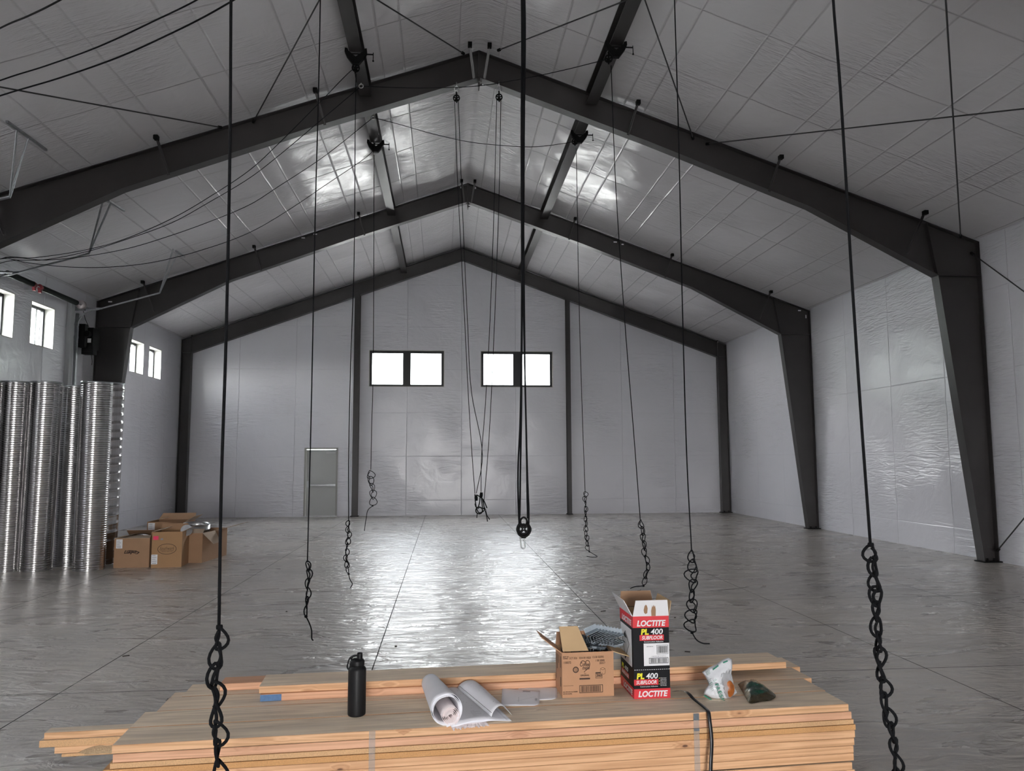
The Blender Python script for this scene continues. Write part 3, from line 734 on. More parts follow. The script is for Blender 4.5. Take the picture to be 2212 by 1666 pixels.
def pulley(c, rad, label, top, axis=(0, 1, 0), parent=None, spokes=True):
    """open-sided block: sheave with lightening holes, two cheek straps, hook ring"""
    c = Vector(c); ax = Vector(axis).normalized()
    t = thing('pulley_block', label, 'pulley', c)
    m = MB(); w_ = rad*0.22
    m.lathe([(rad*0.72, -w_), (rad, -w_), (rad*0.86, 0), (rad, w_), (rad*0.72, w_), (rad*0.72, -w_)], c, 24, axis=ax)
    m.lathe([(rad*0.12, -w_), (rad*0.28, -w_), (rad*0.28, w_), (rad*0.12, w_), (rad*0.12, -w_)], c, 12, axis=ax)
    s = ax.cross(Vector((0, 0, 1))).normalized(); u = Vector((0, 0, 1))
    for k in range(5):
        a = 2*PI*k/5+0.3; d_ = s*math.cos(a)+u*math.sin(a); m.bar(c+d_*rad*0.2, c+d_*rad*0.76, w_*1.4, rad*0.16, upv=ax)
    m.build('sheave', STEELD, t)
    m = MB()
    for q in (-1, 1):
        o_ = ax*(w_*1.5*q); m.bar(c+o_-u*rad*1.25, c+o_+u*rad*1.75, rad*0.34, rad*0.08, upv=ax)
    m.rod(c-ax*w_*1.8, c+ax*w_*1.8, rad*0.11); m.bar(c+u*rad*1.7-ax*w_*1.5, c+u*rad*1.7+ax*w_*1.5, rad*0.34, rad*0.12)
    m.build('cheek', STEELD, t)
    m = MB(); h_ = max(0.02, (Vector(top)-c).length-rad*1.7); cc = c+u*(rad*1.7+h_/2)
    m.tube([cc+s*math.cos(a)*h_*0.3+u*math.sin(a)*h_*0.5 for a in [2*PI*i/14 for i in range(14)]], rad*0.12, 6, closed=True)
    m.build('hook_ring', ZINC, t, smooth=True)
    return t
def beam_clamp(x, y, label):
    t = thing('beam_clamp', label, 'clamp', (x, y, ZS-0.17))
    for s in (-1, 1):
        m = MB(); pts = [(0.0, -0.19), (0.05, -0.19), (0.14, -0.07), (0.17, 0.0), (0.165, 0.06), (0.125, 0.05), (0.11, 0.01), (0.04, -0.05), (0.0, -0.08)]
        m.prism([(x+s*a, y-0.035, ZS+b) for a, b in pts], (0, 0.07, 0)); m.build('clamp_jaw', STEELD, t)
    m = MB(); m.rod((x-0.12, y, ZS-0.02), (x+0.27, y, ZS-0.02), 0.011); cs_ = m.build('clamp_screw', STEELD, t)
    m = MB(); m.rod((x+0.265, y, ZS+0.01), (x+0.265, y-0.01, ZS-0.13), 0.006); m.lathe([(0, -.012), (.014, -.008), (.014, .008), (0, .012)], (x+.265, y-.01, ZS-.13), 8); m.build('tommy_bar', STEELD, cs_)
    return t
for P, lb, side in ((P3, 'nearer left', -1), (P6, 'nearer right', 1), (P4, 'farther left', -1), (P5, 'farther right', 1)):
    beam_clamp(STX[side], P.y, 'black beam clamp gripping the %s part of the roof strut' % lb)
    pulley((P.x-0.01*side, P.y, P.z), 0.062, 'small black pulley hanging from the %s beam clamp' % lb, (P.x, P.y, max(P.z+0.13, ZS-0.18)), axis=(0.25*side, 1, 0))

# two pulleys under the nearest ridge with their tackle
YT = YN-0.16
for (px_, py_), lb in (((986, 212), 'left'), ((1078, 210), 'right')):
    c = atY(px_, py_, YT); pulley(c, 0.062, 'small black pulley hanging %s of the nearest ridge joint' % lb, c+Vector((0, 0, 0.22)), axis=(0.2, 1, 0))
    q = atY(px_, py_-20, YT); m = MB(); m.tube([q+Vector((0.04*math.cos(a), 0, 0.04*math.sin(a))) for a in [2*PI*i/14 for i in range(14)]], 0.009, 6, closed=True); m.rod(q+Vector((0, 0, .04)), q+Vector((0, 0.02, .13)), .01)
    tag(m.build('eye_bolt', ZINC, smooth=True), 'zinc eye bolt holding the pulley %s of the nearest ridge joint' % lb, 'eye bolt')
t = thing('rope_tackle', 'four thin ropes converging to a knotted bundle left of the big hanging pulley', 'rope', atY(1036, 1100, YT))
for pts in ([(982, 216), (988, 380), (1004, 700), (1011, 844), (1020, 988), (1026, 1067)], [(990, 216), (996, 380), (1010, 700), (1018, 844), (1042, 984), (1029, 1066)],
            [(1073, 216), (1068, 420), (1058, 700), (1048, 880), (1040, 988), (1039, 1063)], [(1082, 216), (1078, 420), (1068, 700), (1057, 934), (1050, 1030), (1045, 1085)]):
    m = MB(); m.tube(smooth_path(px_path(pts, YT), 6), 0.006, 7); m.build('rope_line', ROPE, t, smooth=True)
rnd = random.Random(4)
m = MB()
for pts in ([(1026, 1068), (1027, 1085), (1030, 1100), (1035, 1108), (1045, 1104), (1048, 1097)], [(1029, 1069), (1036, 1073), (1044, 1080), (1052, 1098)], [(1039, 1065), (1041, 1085), (1042, 1098)],
            [(1037, 1072), (1036, 1085), (1033, 1096)], [(1032, 1096), (1042, 1098), (1050, 1102)], [(1026, 1088), (1028, 1095), (1034, 1099)], [(1043, 1080), (1045, 1090), (1046, 1100)]):
    m.tube(smooth_path(px_path(pts, YT), 5), 0.009, 6)
m.build('knotted_bundle', ROPE, t, smooth=True)
m = MB()
for pts in ([(1031, 1108), (1030, 1119)], [(1049, 1103), (1052, 1114), (1058, 1123)], [(1048, 1103), (1051, 1114), (1053, 1127)]): m.tube(px_path(pts, YT), 0.007, 6)
m.build('rope_end', ROPE, t, smooth=True)
for a, b in (((1028, 1070), (1029, 1082)), ((1040, 1064), (1039, 1076))):
    m = MB(); A, B = atY(*a, YT), atY(*b, YT); m.tube([A, A+(B-A)*.5, B], [.022, .028, .022], 8); m.build('knot', ROPE, t, smooth=True)
# a small second-hand block in the bundle
m = MB(); c = atY(1035, 1103, YT); m.lathe([(0.045, -.015), (0.065, -.015), (0.055, 0), (0.065, .015), (0.045, .015), (0.045, -.015)], c, 20, axis=(0, 1, 0)); m.build('spare_sheave', STEELD, t)

# the big tackle in the middle
YT2 = 6.45
t = thing('centre_tackle', 'bundle of black ropes down the middle carrying a large pulley and carabiner', 'rope tackle', atY(1130, 1140, YT2))
for pts in ([(1126, -30), (1126, 300), (1127, 640), (1124, 900), (1119, 1020), (1120, 1100), (1122, 1140)], [(1130, -30), (1129, 300), (1128, 640), (1126, 900), (1124, 1020), (1123, 1100), (1122, 1130)],
            [(1133, -30), (1132, 300), (1131, 640), (1136, 900), (1139, 1020), (1142, 1100), (1142, 1140)], [(1128, -30), (1131, 500), (1134, 800), (1138, 1000), (1139, 1080), (1140, 1120)]):
    m = MB(); m.tube(smooth_path([Vector((XC, YT2, 8.35))]+px_path(pts, YT2), 5), 0.0075, 8); m.build('rope_line', ROPE, t, smooth=True)
c = atY(1131, 1143, YT2); rad = 0.046
m = MB(); m.lathe([(rad*.7, -.014), (rad, -.014), (rad*.86, 0), (rad, .014), (rad*.7, .014), (rad*.7, -.014)], c, 28, axis=(0, 1, 0))
for k in range(4):
    a = PI/4+PI/2*k; d_ = Vector((math.cos(a), 0, math.sin(a))); m.bar(c+d_*rad*.1, c+d_*rad*.8, 0.02, rad*.34, upv=(0, 1, 0))
m.build('sheave', STEELD, t)
m = MB(); m.tube([c+Vector((0.027*math.cos(a), -0.012, 0.035*math.sin(a)+0.062)) for a in [2*PI*i/20 for i in range(20)]], 0.008, 8, closed=True)
m.tube(smooth_path([c+Vector((-.03, -.02, .05)), c+Vector((-.055, -.02, 0)), c+Vector((-.035, -.02, -.045)), c+Vector((0, -.02, -.062)), c+Vector((.035, -.02, -.045)), c+Vector((.055, -.02, 0)), c+Vector((.03, -.02, .05))], 5), 0.0105, 8)
m.tube(smooth_path([c+Vector((-.03, .02, .05)), c+Vector((-.05, .02, 0)), c+Vector((0, .02, -.06)), c+Vector((.05, .02, 0)), c+Vector((.03, .02, .05))], 5), 0.0095, 8)
m.box(c+Vector((0, 0, -.062)), (.036, .05, .026)); m.build('cheek', STEELD, t, smooth=True)
cc = atY(1129, 1171, YT2); m = MB(); pts = []
for i in range(24):
    a = 2*PI*i/24; x_ = 0.017*math.cos(a); z_ = 0.02*math.sin(a)+(0.035 if math.sin(a) > 0 else -0.035); pts.append(cc+Vector((x_-z_*.12, 0, z_)))
m.tube(pts, 0.0055, 8, closed=True); m.build('carabiner', simple('grey_carabiner', (0.35, 0.36, 0.36), 0.35, metal=1), t, smooth=True)

# ------------------------------------------------------------------ overhead door hardware on the left
YD1, YD2 = 18.25, 14.8
def door_track(Yt, label, hang_top, hang_bot, chan, vertical):
    t = thing('door_track', label, 'door track', (XL+0.1, Yt, 0), None)
    xe = hang_bot.x; ze = hang_bot.z; z0 = 4.95
    pts = [Vector((XL+0.10, Yt, z0))]
    for i in range(1, 9):
        a = PI/2*i/8; pts.append(Vector((XL+0.10+0.38*(1-math.cos(a)), Yt, z0+0.38*math.sin(a))))
    pts.append(Vector((xe, Yt, ze)))
    m = MB(); 
    m.bar((XL+0.10, Yt, 0.05), (XL+0.10, Yt, z0), 0.055, 0.02, upv=(1, 0, 0)); m.bar((XL+0.075, Yt+0.03, 0.05), (XL+0.075, Yt+0.03, z0+0.3), 0.012, 0.08, upv=(1, 0, 0)) if vertical else None
    m.build('vertical_track', GALV, t)
    m = MB()
    for a, b in zip(pts[:-1], pts[1:]): m.bar(a, b, 0.05, 0.022, upv=(0.001, 0, 1))
    m.tube(pts, 0.016, 6); m.build('horizontal_track', GALV, t)
    if vertical:
        m = MB(); m.bar((XL+0.05, Yt, z0+0.42), (XL+0.62, Yt, z0+0.42), 0.05, 0.03); m.build('track_angle', GALV, t)
    for dx, dy in ((0, 0.0), (0.09, -0.30)):
        m = MB(); A = hang_bot; B = hang_top+Vector((0, dy, 0))
        m.bar(A, B, 0.032, 0.004, upv=(1, 0, 0)); m.bar(A, B, 0.004, 0.032, upv=(1, 0, 0)); m.build('hanger_angle', GALV, t)
    m = MB(); m.bar(chan[0], chan[1], 0.035, 0.035); m.build('ceiling_channel', GALV, t)
    return t
def up(p): return Vector((p.x, p.y, p.z-0.03))
door_track(YD1, 'farthest door track curving off the left wall before the middle frame', up(atRoof(384, 543, -1)), atY(345, 633, YD1), (up(atRoof(380, 540, -1)), up(atRoof(398, 552, -1))), True)
door_track(YD2, 'middle door track crossing the left edge just below the nearest rafter', up(atRoof(240, 434, -1)), atY(192, 548, YD2), (up(atRoof(235, 430, -1)), up(atRoof(268, 452, -1))), True)
hb = Vector((-6.5, 11.7, 5.78))
door_track(11.7, 'nearest door track, its hanger at the left edge above the rafter', up(atRoof(62, 292, -1)), hb, (up(atRoof(15, 258, -1)), up(atRoof(100, 320, -1))), True)
# torsion shaft with springs
t = thing('torsion_shaft', 'dark torsion spring shaft with red cones above the left wall windows', 'spring shaft', (XL+0.28, 16.5, 5.42))
xs = XL+0.28; zs_ = 5.40
m = MB(); m.rod((xs, 14.75, zs_), (xs, 18.3, zs_), 0.014); m.build('shaft', GALV, t)
for a, b in ((15.0, 15.95), (16.25, 17.75)):
    m = MB(); n_ = int((b-a)/0.02); prof = []
    for i in range(n_+1): prof += [(0.045, a-15+i*0.02), (0.058, a-15+i*0.02+0.01)]
    m.lathe(prof, (xs, 15, zs_), 16, axis=(0, 1, 0)); m.build('torsion_spring', simple('dark_oiled_spring', (0.03, 0.035, 0.033), 0.35, metal=0.5) if 'dark_oiled_spring' not in MATS else MATS['dark_oiled_spring'], t, smooth=True)
m = MB()
for y in (15.97, 16.22): m.lathe([(0.02, -.05), (0.062, -.05), (0.05, 0.05), (0.02, .05)], (xs, y, zs_), 12, axis=(0, 1, 0)); 
for y in (15.98, 16.2): m.box((xs, y, zs_-.08), (.05, .05, .08))
m.build('winding_cone', REDP, t)
m = MB(); m.lathe([(0.02, -.04), (0.10, -.05), (0.085, 0), (0.10, .04), (0.02, .04)], (xs, 18.0, zs_), 20, axis=(0, 1, 0)); m.build('cable_drum', simple('pale_cast_drum', (0.45, 0.40, 0.40), 0.4, metal=0.5), t, smooth=True)
m = MB(); m.box((xs-0.1, 18.16, zs_-.02), (0.26, 0.012, 0.18)); m.box((xs-0.13, 16.1, zs_-.02), (0.26, 0.012, 0.12)); m.build('end_bearing_plate', GALV, t)
# side mounted opener
t = thing('door_opener', 'black motorised opener mounted beside the farthest door track', 'door opener', (XL+0.22, 18.62, 4.2))
m = MB(); m.box((XL+0.22, 18.72, 4.72), (0.20, 0.34, 0.50)); m.box((XL+0.24, 18.58, 4.42), (0.26, 0.20, 0.18)); mh_ = m.build('motor_housing', STEELD, t)
m = MB(); m.box((XL+0.15, 18.44, 4.75), (0.14, 0.14, 0.55)); m.lathe([(0, -.06), (.07, -.06), (.07, .06), (0, .06)], (XL+.25, 18.43, 4.80), 14, axis=(0, 1, 0)); m.build('gear_case', STEELD, t)
m = MB(); m.box((XL+0.24, 18.545, 4.66), (0.09, 0.006, 0.10)); m.build('rating_label', WHITE, mh_)
m = MB(); m.tube(smooth_path([(XL+.2, 18.6, 4.98), (XL+.16, 18.45, 5.2), (XL+.14, 18.35, 5.5)], 5), 0.006, 6); m.tube(smooth_path([(XL+.28, 18.6, 4.35), (XL+.33, 18.55, 4.18), (XL+.26, 18.7, 4.1)], 5), .006, 6); m.build('cable', ROPE, t)
m = MB(); m.box((XL+.06, 18.5, 4.7), (.05, .5, .06)); m.box((XL+.06, 18.5, 5.0), (.05, .5, .06)); m.build('mounting_bracket', GALV, t)
# grey post beside the door opening
m = MB(); m.box((XL+0.05, 18.02, 2.75), (0.10, 0.16, 5.5)); tag(m.build('door_jamb', simple('wrapped_jamb', (0.34, 0.35, 0.36), 0.4)), 'grey steel jamb right of the left wall windows', 'jamb')

# ------------------------------------------------------------------ spiral ducts
def spiral_duct(x0, y0, h, r, lean, label, pitch=0.038, nseg=40, base_z=0.0, step_rib=1.0):
    t = thing('spiral_duct', label, 'duct', (x0, y0, base_z), 'spiral ducts standing on end by the left wall')
    turns = int(h/pitch); prof = [(0.0, 0.0), (0.10, 0.005), (0.16, 0.0), (0.55, -0.002), (0.85, 0.001)]
    vs = []; rows = 0
    for k in range(turns+1):
        for f, dr in prof:
            row = []
            for j in range(nseg):
                a = 2*PI*j/nseg+PI/2; z = (k+f+j/nseg-1)*pitch; z = max(0, min(h, z))
                q = z/h
                row.append(Vector(((r+dr*step_rib)*math.cos(a)+lean[0]*q, (r+dr*step_rib)*math.sin(a)+lean[1]*q, z)))
            vs += row; rows += 1
    fs = []
    for i in range(rows-1):
        for j in range(nseg):
            j2 = (j+1) % nseg
            if j2 == 0:      # helical seam: join to the next turn's row
                i2 = min(rows-1, i+len(prof)); i3 = min(rows-1, i+1+len(prof)); fs.append((i*nseg+j, i2*nseg, i3*nseg, (i+1)*nseg+j))
            else: fs.append((i*nseg+j, i*nseg+j2, (i+1)*nseg+j2, (i+1)*nseg+j))
    m = MB(); m.add([v+Vector((x0, y0, base_z)) for v in vs], fs); m.build('duct_wall', DUCT, t, smooth=True)
    m = MB(); m.lathe([(r-0.004, h-0.03), (r+0.004, h-0.03), (r+0.006, h), (r-0.004, h), (r-0.004, h-0.03)], (x0+lean[0], y0+lean[1], base_z), nseg); m.build('duct_rim', GALV, t, smooth=True)
    return t
R_ = 0.25
ducts = [(45, 107, 75, 136, 1237, 13.85, 0.25, 'third spiral duct from the left edge, upright in the front row'),
         (-15, 43, 14, 72, 1237, 13.85, 0.25, 'second spiral duct from the left edge of the photo'),
         (-78, -16, -50, 8, 1235, 13.85, 0.25, 'leftmost spiral duct, only a dark sliver at the photo edge'),
         (118, 172, 140, 182, 1230, 14.45, 0.25, 'spiral duct set back between two front ones, with a gap in front'),
         (160, 223, 184, 243, 1235, 13.82, 0.25, 'front spiral duct beside the cardboard boxes, brightest of the row')]
for bl, br, tl, tr, by, Y, rr, lb in ducts:
    b = atY((bl+br)/2, by, Y); tp = atY((tl+tr)/2, 824, Y)
    spiral_duct(b.x, Y, 3.2, rr, (tp.x-b.x, -0.06 if Y < 14 else 0.05), lb)
b = atY(222, 1225, 14.55); tp = atY(239, 832, 14.55)
spiral_duct(b.x-0.02, 14.55, 3.27, 0.24, (tp.x-b.x, 0.05), 'rightmost duct, wide smooth bands, mostly hidden behind the front one', pitch=0.15, step_rib=0.9)
b = atY(140, 1228, 15.05)
spiral_duct(b.x, 15.05, 3.2, 0.25, (0.16, 0.0), 'dark duct in the second row, seen as a narrow strip between others')

# ------------------------------------------------------------------ text helper
def text(s, parent, origin, right, upv, size, mat, name='lettering', bold=0.0, shear=0.0, align='LEFT', width=None, lift=0.0015, label=None):
    cu = bpy.data.curves.new(name, 'FONT'); cu.body = s; cu.size = size; cu.offset = bold*size; cu.shear = shear; cu.align_x = align; cu.extrude = 0.0003
    cu.resolution_u = 3
    ob = bpy.data.objects.new(name, cu); COL.objects.link(ob)
    bpy.context.view_layer.update()
    me = bpy.data.meshes.new_from_object(ob.evaluated_get(bpy.context.evaluated_depsgraph_get()))
    bpy.data.objects.remove(ob); bpy.data.curves.remove(cu)
    R = Vector(right).normalized(); U = Vector(upv); U = (U-R*U.dot(R)).normalized(); Nn = R.cross(U)
    sx = 1.0
    if width and len(me.vertices):
        xs = [v.co.x for v in me.vertices]; sx = width/max(1e-6, max(xs)-min(xs))
    off = worldloc(parent) if parent is not None else Vector((0, 0, 0))
    O = Vector(origin)
    for v in me.vertices: v.co = O+R*v.co.x*sx+U*v.co.y+Nn*(lift+v.co.z)-off
    me.materials.clear(); me.materials.append(mat)
    o = bpy.data.objects.new(name, me); COL.objects.link(o); o.parent = parent
    if label: o['label'] = label
    return o
class Face:
    """a printed face: origin at lower-left, right and up unit vectors, sizes"""
    def __init__(s, o, r, u, parent): s.o = Vector(o); s.r = Vector(r).normalized(); s.u = Vector(u); s.u = (s.u-s.r*s.u.dot(s.r)).normalized(); s.n = s.r.cross(s.u); s.p = parent
    def P(s, a, b, l=0.0): return s.o+s.r*a+s.u*b+s.n*l
    def quad(s, a0, b0, a1, b1, mat, name='print_panel', l=0.0008, t=0.0004):
        m = MB(); m.prism([s.P(a0, b0, l), s.P(a1, b0, l), s.P(a1, b1, l), s.P(a0, b1, l)], s.n*t); return m.build(name, mat, s.p)
    def poly(s, pts, mat, name='print_mark', l=0.0012, t=0.0004):
        m = MB(); m.prism([s.P(a, b, l) for a, b in pts], s.n*t); return m.build(name, mat, s.p)
    def text(s, body, a, b, size, mat, **k): return text(body, s.p, s.P(a, b), s.r, s.u, size, mat, **k)
    def barcode(s, a0, b0, a1, b1, mat, seed=1, frame=True, l=0.0014):
        rnd = random.Random(seed); m = MB(); x = a0+0.03*(a1-a0)
        W = a1-a0
        def q(x0, y0, x1, y1): m.prism([s.P(x0, y0, l), s.P(x1, y0, l), s.P(x1, y1, l), s.P(x0, y1, l)], s.n*0.0003)
        if frame:
            f = W*0.022; q(a0, b0, a1, b0+f); q(a0, b1-f, a1, b1); q(a0, b0+f, a0+f, b1-f); q(a1-f, b0+f, a1, b1-f)
        x = a0+W*0.07
        while x < a1-W*0.09:
            bw = W*rnd.choice((0.010, 0.014, 0.024)); q(x, b0+(b1-b0)*0.12, x+bw, b1-(b1-b0)*0.12); x += bw+W*rnd.choice((0.012, 0.016, 0.022))
        return m.build('barcode', mat, s.p)
    def ring(s, ca, cb, ra, rb, th, mat, name='print_ring', l=0.0012, n=40):
        m = MB(); vs = []; fs = []
        for i in range(n):
            a = 2*PI*i/n
            vs += [s.P(ca+ra*math.cos(a), cb+rb*math.sin(a), l), s.P(ca+(ra-th)*math.cos(a), cb+(rb-th)*math.sin(a), l)]
        fs = [(2*i, (2*i+2) % (2*n), (2*i+3) % (2*n), 2*i+1) for i in range(n)]
        m.add(vs, fs); return m.build(name, mat, s.p)

def wallbox(m, c, sx, sy, h, rot, th=0.006, z0=0.0, mi=0):
    """open-topped carton: four walls and a bottom"""
    def B(x, y, z, dx, dy, dz): m.box(Vector(c)+rot @ Vector((x, y, z+z0)), (dx, dy, dz), rot, mi)
    B(0, -sy/2+th/2, h/2, sx, th, h); B(0, sy/2-th/2, h/2, sx, th, h)
    B(-sx/2+th/2, 0, h/2, th, sy-2*th, h); B(sx/2-th/2, 0, h/2, th, sy-2*th, h); B(0, 0, th/2, sx-2*th, sy-2*th, th)
def flap(a, b, d, parent, mat, th=0.005, taper=0.03, name='flap', label=None, fold=None):
    """flap hinged on edge a-b, reaching along vector d"""
    a = Vector(a); b = Vector(b); d = Vector(d); e = (b-a).normalized()
    nn = (b-a).cross(d).normalized()*th
    m = MB(); m.prism([a, b, b+d-e*taper, a+d+e*taper], nn); return m.build(name, mat, parent, label=label)

# cardboard boxes by the ducts
def duct_box(A, B, depth, h, label, mat=CARD):
    """A, B: front lower corners on the floor"""
    A = Vector((A.x, A.y, 0)); B = Vector((B.x, B.y, 0)); r = (B-A).normalized(); n = Vector((-r.y, r.x, 0))
    rot = Matrix((r, n, Vector((0, 0, 1)))).transposed(); c = (A+B)/2+n*depth/2; w_ = (B-A).length
    t = thing('cardboard_box', label, 'box', c, 'open cardboard boxes of duct fittings on the floor')
    m = MB(); wallbox(m, c, w_, depth, h, rot, 0.008); m.build('box_body', mat, t)
    return t, Face(A-n*0.0, r, (0, 0, 1), t), r, n, A, B, w_
Z1 = Vector((0, 0, 1))
# left box with swoosh mark
t, fc, r, n, A, B, w_ = duct_box(Vector((-5.69, 13.95, 0)), Vector((-5.10, 13.95, 0)), 0.62, 0.50, 'brown box with a swoosh mark, nearest the ducts, torn flaps')
top = Z1*0.50
flap(A+top, B+top, n*0.30+Z1*0.02, t, CARDW); flap(B+top+n*0.62, A+top+n*0.62, -n*0.2+Z1*0.10, t, CARD)
flap(A+top+n*0.61, A+top+n*0.02, r*0.22+Z1*0.05, t, CARDW); flap(B+top, B+top+n*0.6, Z1*0.10+r*0.02, t, CARD)
fc.quad(0.03, 0.33, 0.135, 0.485, WHITE, 'shipping_label'); 
for k, (a, b) in enumerate(((0.04, 0.46), (0.04, 0.43), (0.04, 0.40), (0.04, 0.375))): fc.quad(a, b-0.008, a+0.05+0.02*(k % 2), b-0.001, GREYI, 'label_line', l=0.0016)
fc.barcode(0.04, 0.34, 0.12, 0.36, GREYI, 3, False)
fc.text('Lukjan', 0.165, 0.245, 0.070, INK, bold=0.05, shear=0.35, width=0.21)
fc.poly([(0.16, 0.275), (0.25, 0.30), (0.37, 0.29), (0.43, 0.262), (0.40, 0.235), (0.35, 0.225), (0.385, 0.245), (0.40, 0.262), (0.36, 0.28), (0.25, 0.287)], INK, 'swoosh')
m = MB()
# middle box with the oval mark
t, fc, r, n, A, B, w_ = duct_box(Vector((-5.04, 13.88, 0)), Vector((-4.55, 13.93, 0)), 0.55, 0.61, 'brown box with an oval script mark and a pink sticker', simple('tan_cardboard', (0.38, 0.22, 0.11), 0.85, var=0.06, scale=5))
top = Z1*0.61
flap(A+top+n*0.54, A+top, -Z1*0.02+r*0.20+Z1*0.07, t, CARDW); flap(B+top, B+top+n*0.55, Z1*0.07+r*0.14, t, CARDW, taper=0.0)
flap(B+top+n*0.55, A+top+n*0.55, Z1*0.10, t, CARD)
fc.quad(0.02, 0.475, 0.105, 0.54, PINKL, 'pink_sticker'); fc.quad(0.14, 0.47, 0.18, 0.50, GREYI, 'small_label')
fc.quad(0.0, 0.06, 0.10, 0.225, WHITE, 'shipping_label')
for k in range(4): fc.quad(0.012, 0.205-0.032*k, 0.07+0.015*(k % 2), 0.213-0.032*k, GREYI, 'label_line', l=0.0016)
fc.barcode(0.015, 0.068, 0.085, 0.088, BLACKP, 5, False)
fc.ring(0.25, 0.315, 0.155, 0.092, 0.008, INK, 'oval_mark'); fc.text('Southwark', 0.125, 0.30, 0.082, INK, bold=-0.005, shear=0.45, width=0.24); fc.quad(0.14, 0.283, 0.36, 0.288, INK, 'rule_line'); fc.text('METAL MFG CO', 0.165, 0.262, 0.02, INK, width=0.17)
# right box with drooping torn flap
t, fc, r, n, A, B, w_ = duct_box(Vector((-4.50, 14.15, 0)), Vector((-4.33, 14.38, 0)), 0.1, 0.01, 'x')
bpy.data.objects.remove(t.children[0]); bpy.data.objects.remove(t)
A = Vector((-4.94, 14.50, 0)); B = Vector((-4.36, 14.44, 0))
t, fc, r, n, A, B, w_ = duct_box(A, B, 1.15, 0.53, 'long pale brown box at the right of the group, flap drooping over its side')
top = Z1*0.53
flap(B+top, B+top+n*0.55, r*0.16-Z1*0.20, t, CARDW, taper=0.10, label='torn pale flap hanging down'); flap(B+top+n*0.6, B+top+n*1.15, r*0.45+Z1*0.12, t, CARDW, taper=0.05)
flap(A+top, B+top, n*0.16+Z1*0.06, t, CARDW)
# back box
P = atY(318, 1150, 15.5); Q = atY(414, 1150, 15.5)
t, fc, r, n, A, B, w_ = duct_box(Vector((-5.73, 15.5, 0)), Vector((-5.02, 15.5, 0)), 0.6, 0.66, 'brown box with a white label, at the back of the group')
top = Z1*0.66
fc.quad(0.02, 0.45, 0.145, 0.64, WHITE, 'shipping_label'); fc.barcode(0.035, 0.47, 0.13, 0.50, GREYI, 8, False)
for k in range(3): fc.quad(0.035, 0.61-0.035*k, 0.10, 0.62-0.035*k, GREYI, 'label_line', l=0.0016)
flap(B+top, B+top+n*0.58, r*0.16+Z1*0.10, t, CARDW); flap(A+top+n*0.58, A+top, r*0.22+Z1*0.05, t, CARDW); flap(B+top+n*0.6, A+top+n*0.6, n*0.15+Z1*0.12, t, CARD)
# duct collars
def collar(c, r, h, ax, lb):
    t = thing('duct_collar', lb, 'duct collar', c, 'round metal collars in the boxes')
    m = MB(); m.lathe([(r, 0), (r, h*0.42), (r+0.008, h*0.46), (r+0.008, h*0.54), (r, h*0.58), (r, h), (r-0.003, h), (r-0.003, 0), (r, 0)], c, 40, axis=ax); m.build('collar_band', ZINC, t, smooth=True)
    return t
c = atY(421, 1150, 14.9); collar((c.x, 14.95, 0.50), 0.245, 0.16, (0.06, -0.12, 1), 'wide shiny round collar lying on the right-hand box')
m = MB(); m.lathe([(0, 0), (0.10, 0), (0.10, 0.012), (0, 0.012)], atY(403, 1146, 14.25), 28, axis=(0.3, -1, 0.35), cap=True)
tag(m.build('round_cap', GALV), 'grey round sheet metal cap sticking out of the oval-marked box', 'cap')
collar((-5.35, 14.3, 0.40), 0.13, 0.10, (0.3, -0.3, 1), 'small shiny collar in the box with torn flaps')

# ------------------------------------------------------------------ lumber stack
TH = math.atan2(0.228, 3.626)
SU = Vector((math.cos(TH), math.sin(TH), 0)); SV = Vector((-math.sin(TH), math.cos(TH), 0)); SROT = Matrix.Rotation(TH, 3, 'Z')
SO = Vector((-1.509, 3.773, 0))
def S(s, t_, z): return SO+SU*s+SV*t_+Vector((0, 0, z))
BT = 0.038; BWD = 0.235; ZT = 0.545
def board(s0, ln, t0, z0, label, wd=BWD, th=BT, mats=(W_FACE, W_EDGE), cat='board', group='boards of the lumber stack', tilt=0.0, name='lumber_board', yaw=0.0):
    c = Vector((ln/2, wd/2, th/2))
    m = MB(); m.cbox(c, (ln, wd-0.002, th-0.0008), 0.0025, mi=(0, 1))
    o = m.build(name, list(mats), local=True, parent=None)
    o.location = S(s0, t0, z0); o.rotation_euler = (tilt, 0, TH+yaw)
    return tag(o, label, cat, group)
LN = 3.656
board(0, LN-0.01, 0.0, ZT-BT, 'front board of the top layer, carrying the bottle and blueprints, knot on its edge')
board(0.0, LN-0.0, BWD+0.003, ZT-BT+0.0006, 'second top board from the front, under both upright cartons', )
board(0.055, LN, 2*BWD+0.006, ZT-BT, 'third top board from the front, partly under the raised boards')
board(0.115, LN, 3*BWD+0.009, ZT-BT, 'rearmost wide board of the top layer, its left end poking out')
board(0.56, 2.62, 0.545, ZT, 'reddish raised board with a blue painted left end', mats=(W_PINK, W_PINK))
o = [q for q in COL.objects if q.get('label') == 'reddish raised board with a blue painted left end'][0]
m = MB(); m.box(Vector((0.055, -0.0006, BT/2)), (0.11, 0.0012, BT-0.004)); m.box(Vector((-0.0006, BWD/2, BT/2)), (0.0012, BWD-.004, BT-0.004)); m.build('blue_end', BLUEP, o, local=True, label='blue painted end')
board(0.55, 3.048, 0.560, ZT+BT, 'highest board, laid loose on top at the back of the stack')
board(0.30, 3.0, 0.785, ZT, 'narrow reddish board peeking out left of the two raised boards', wd=0.14, mats=(W_PINK, W_PINK))
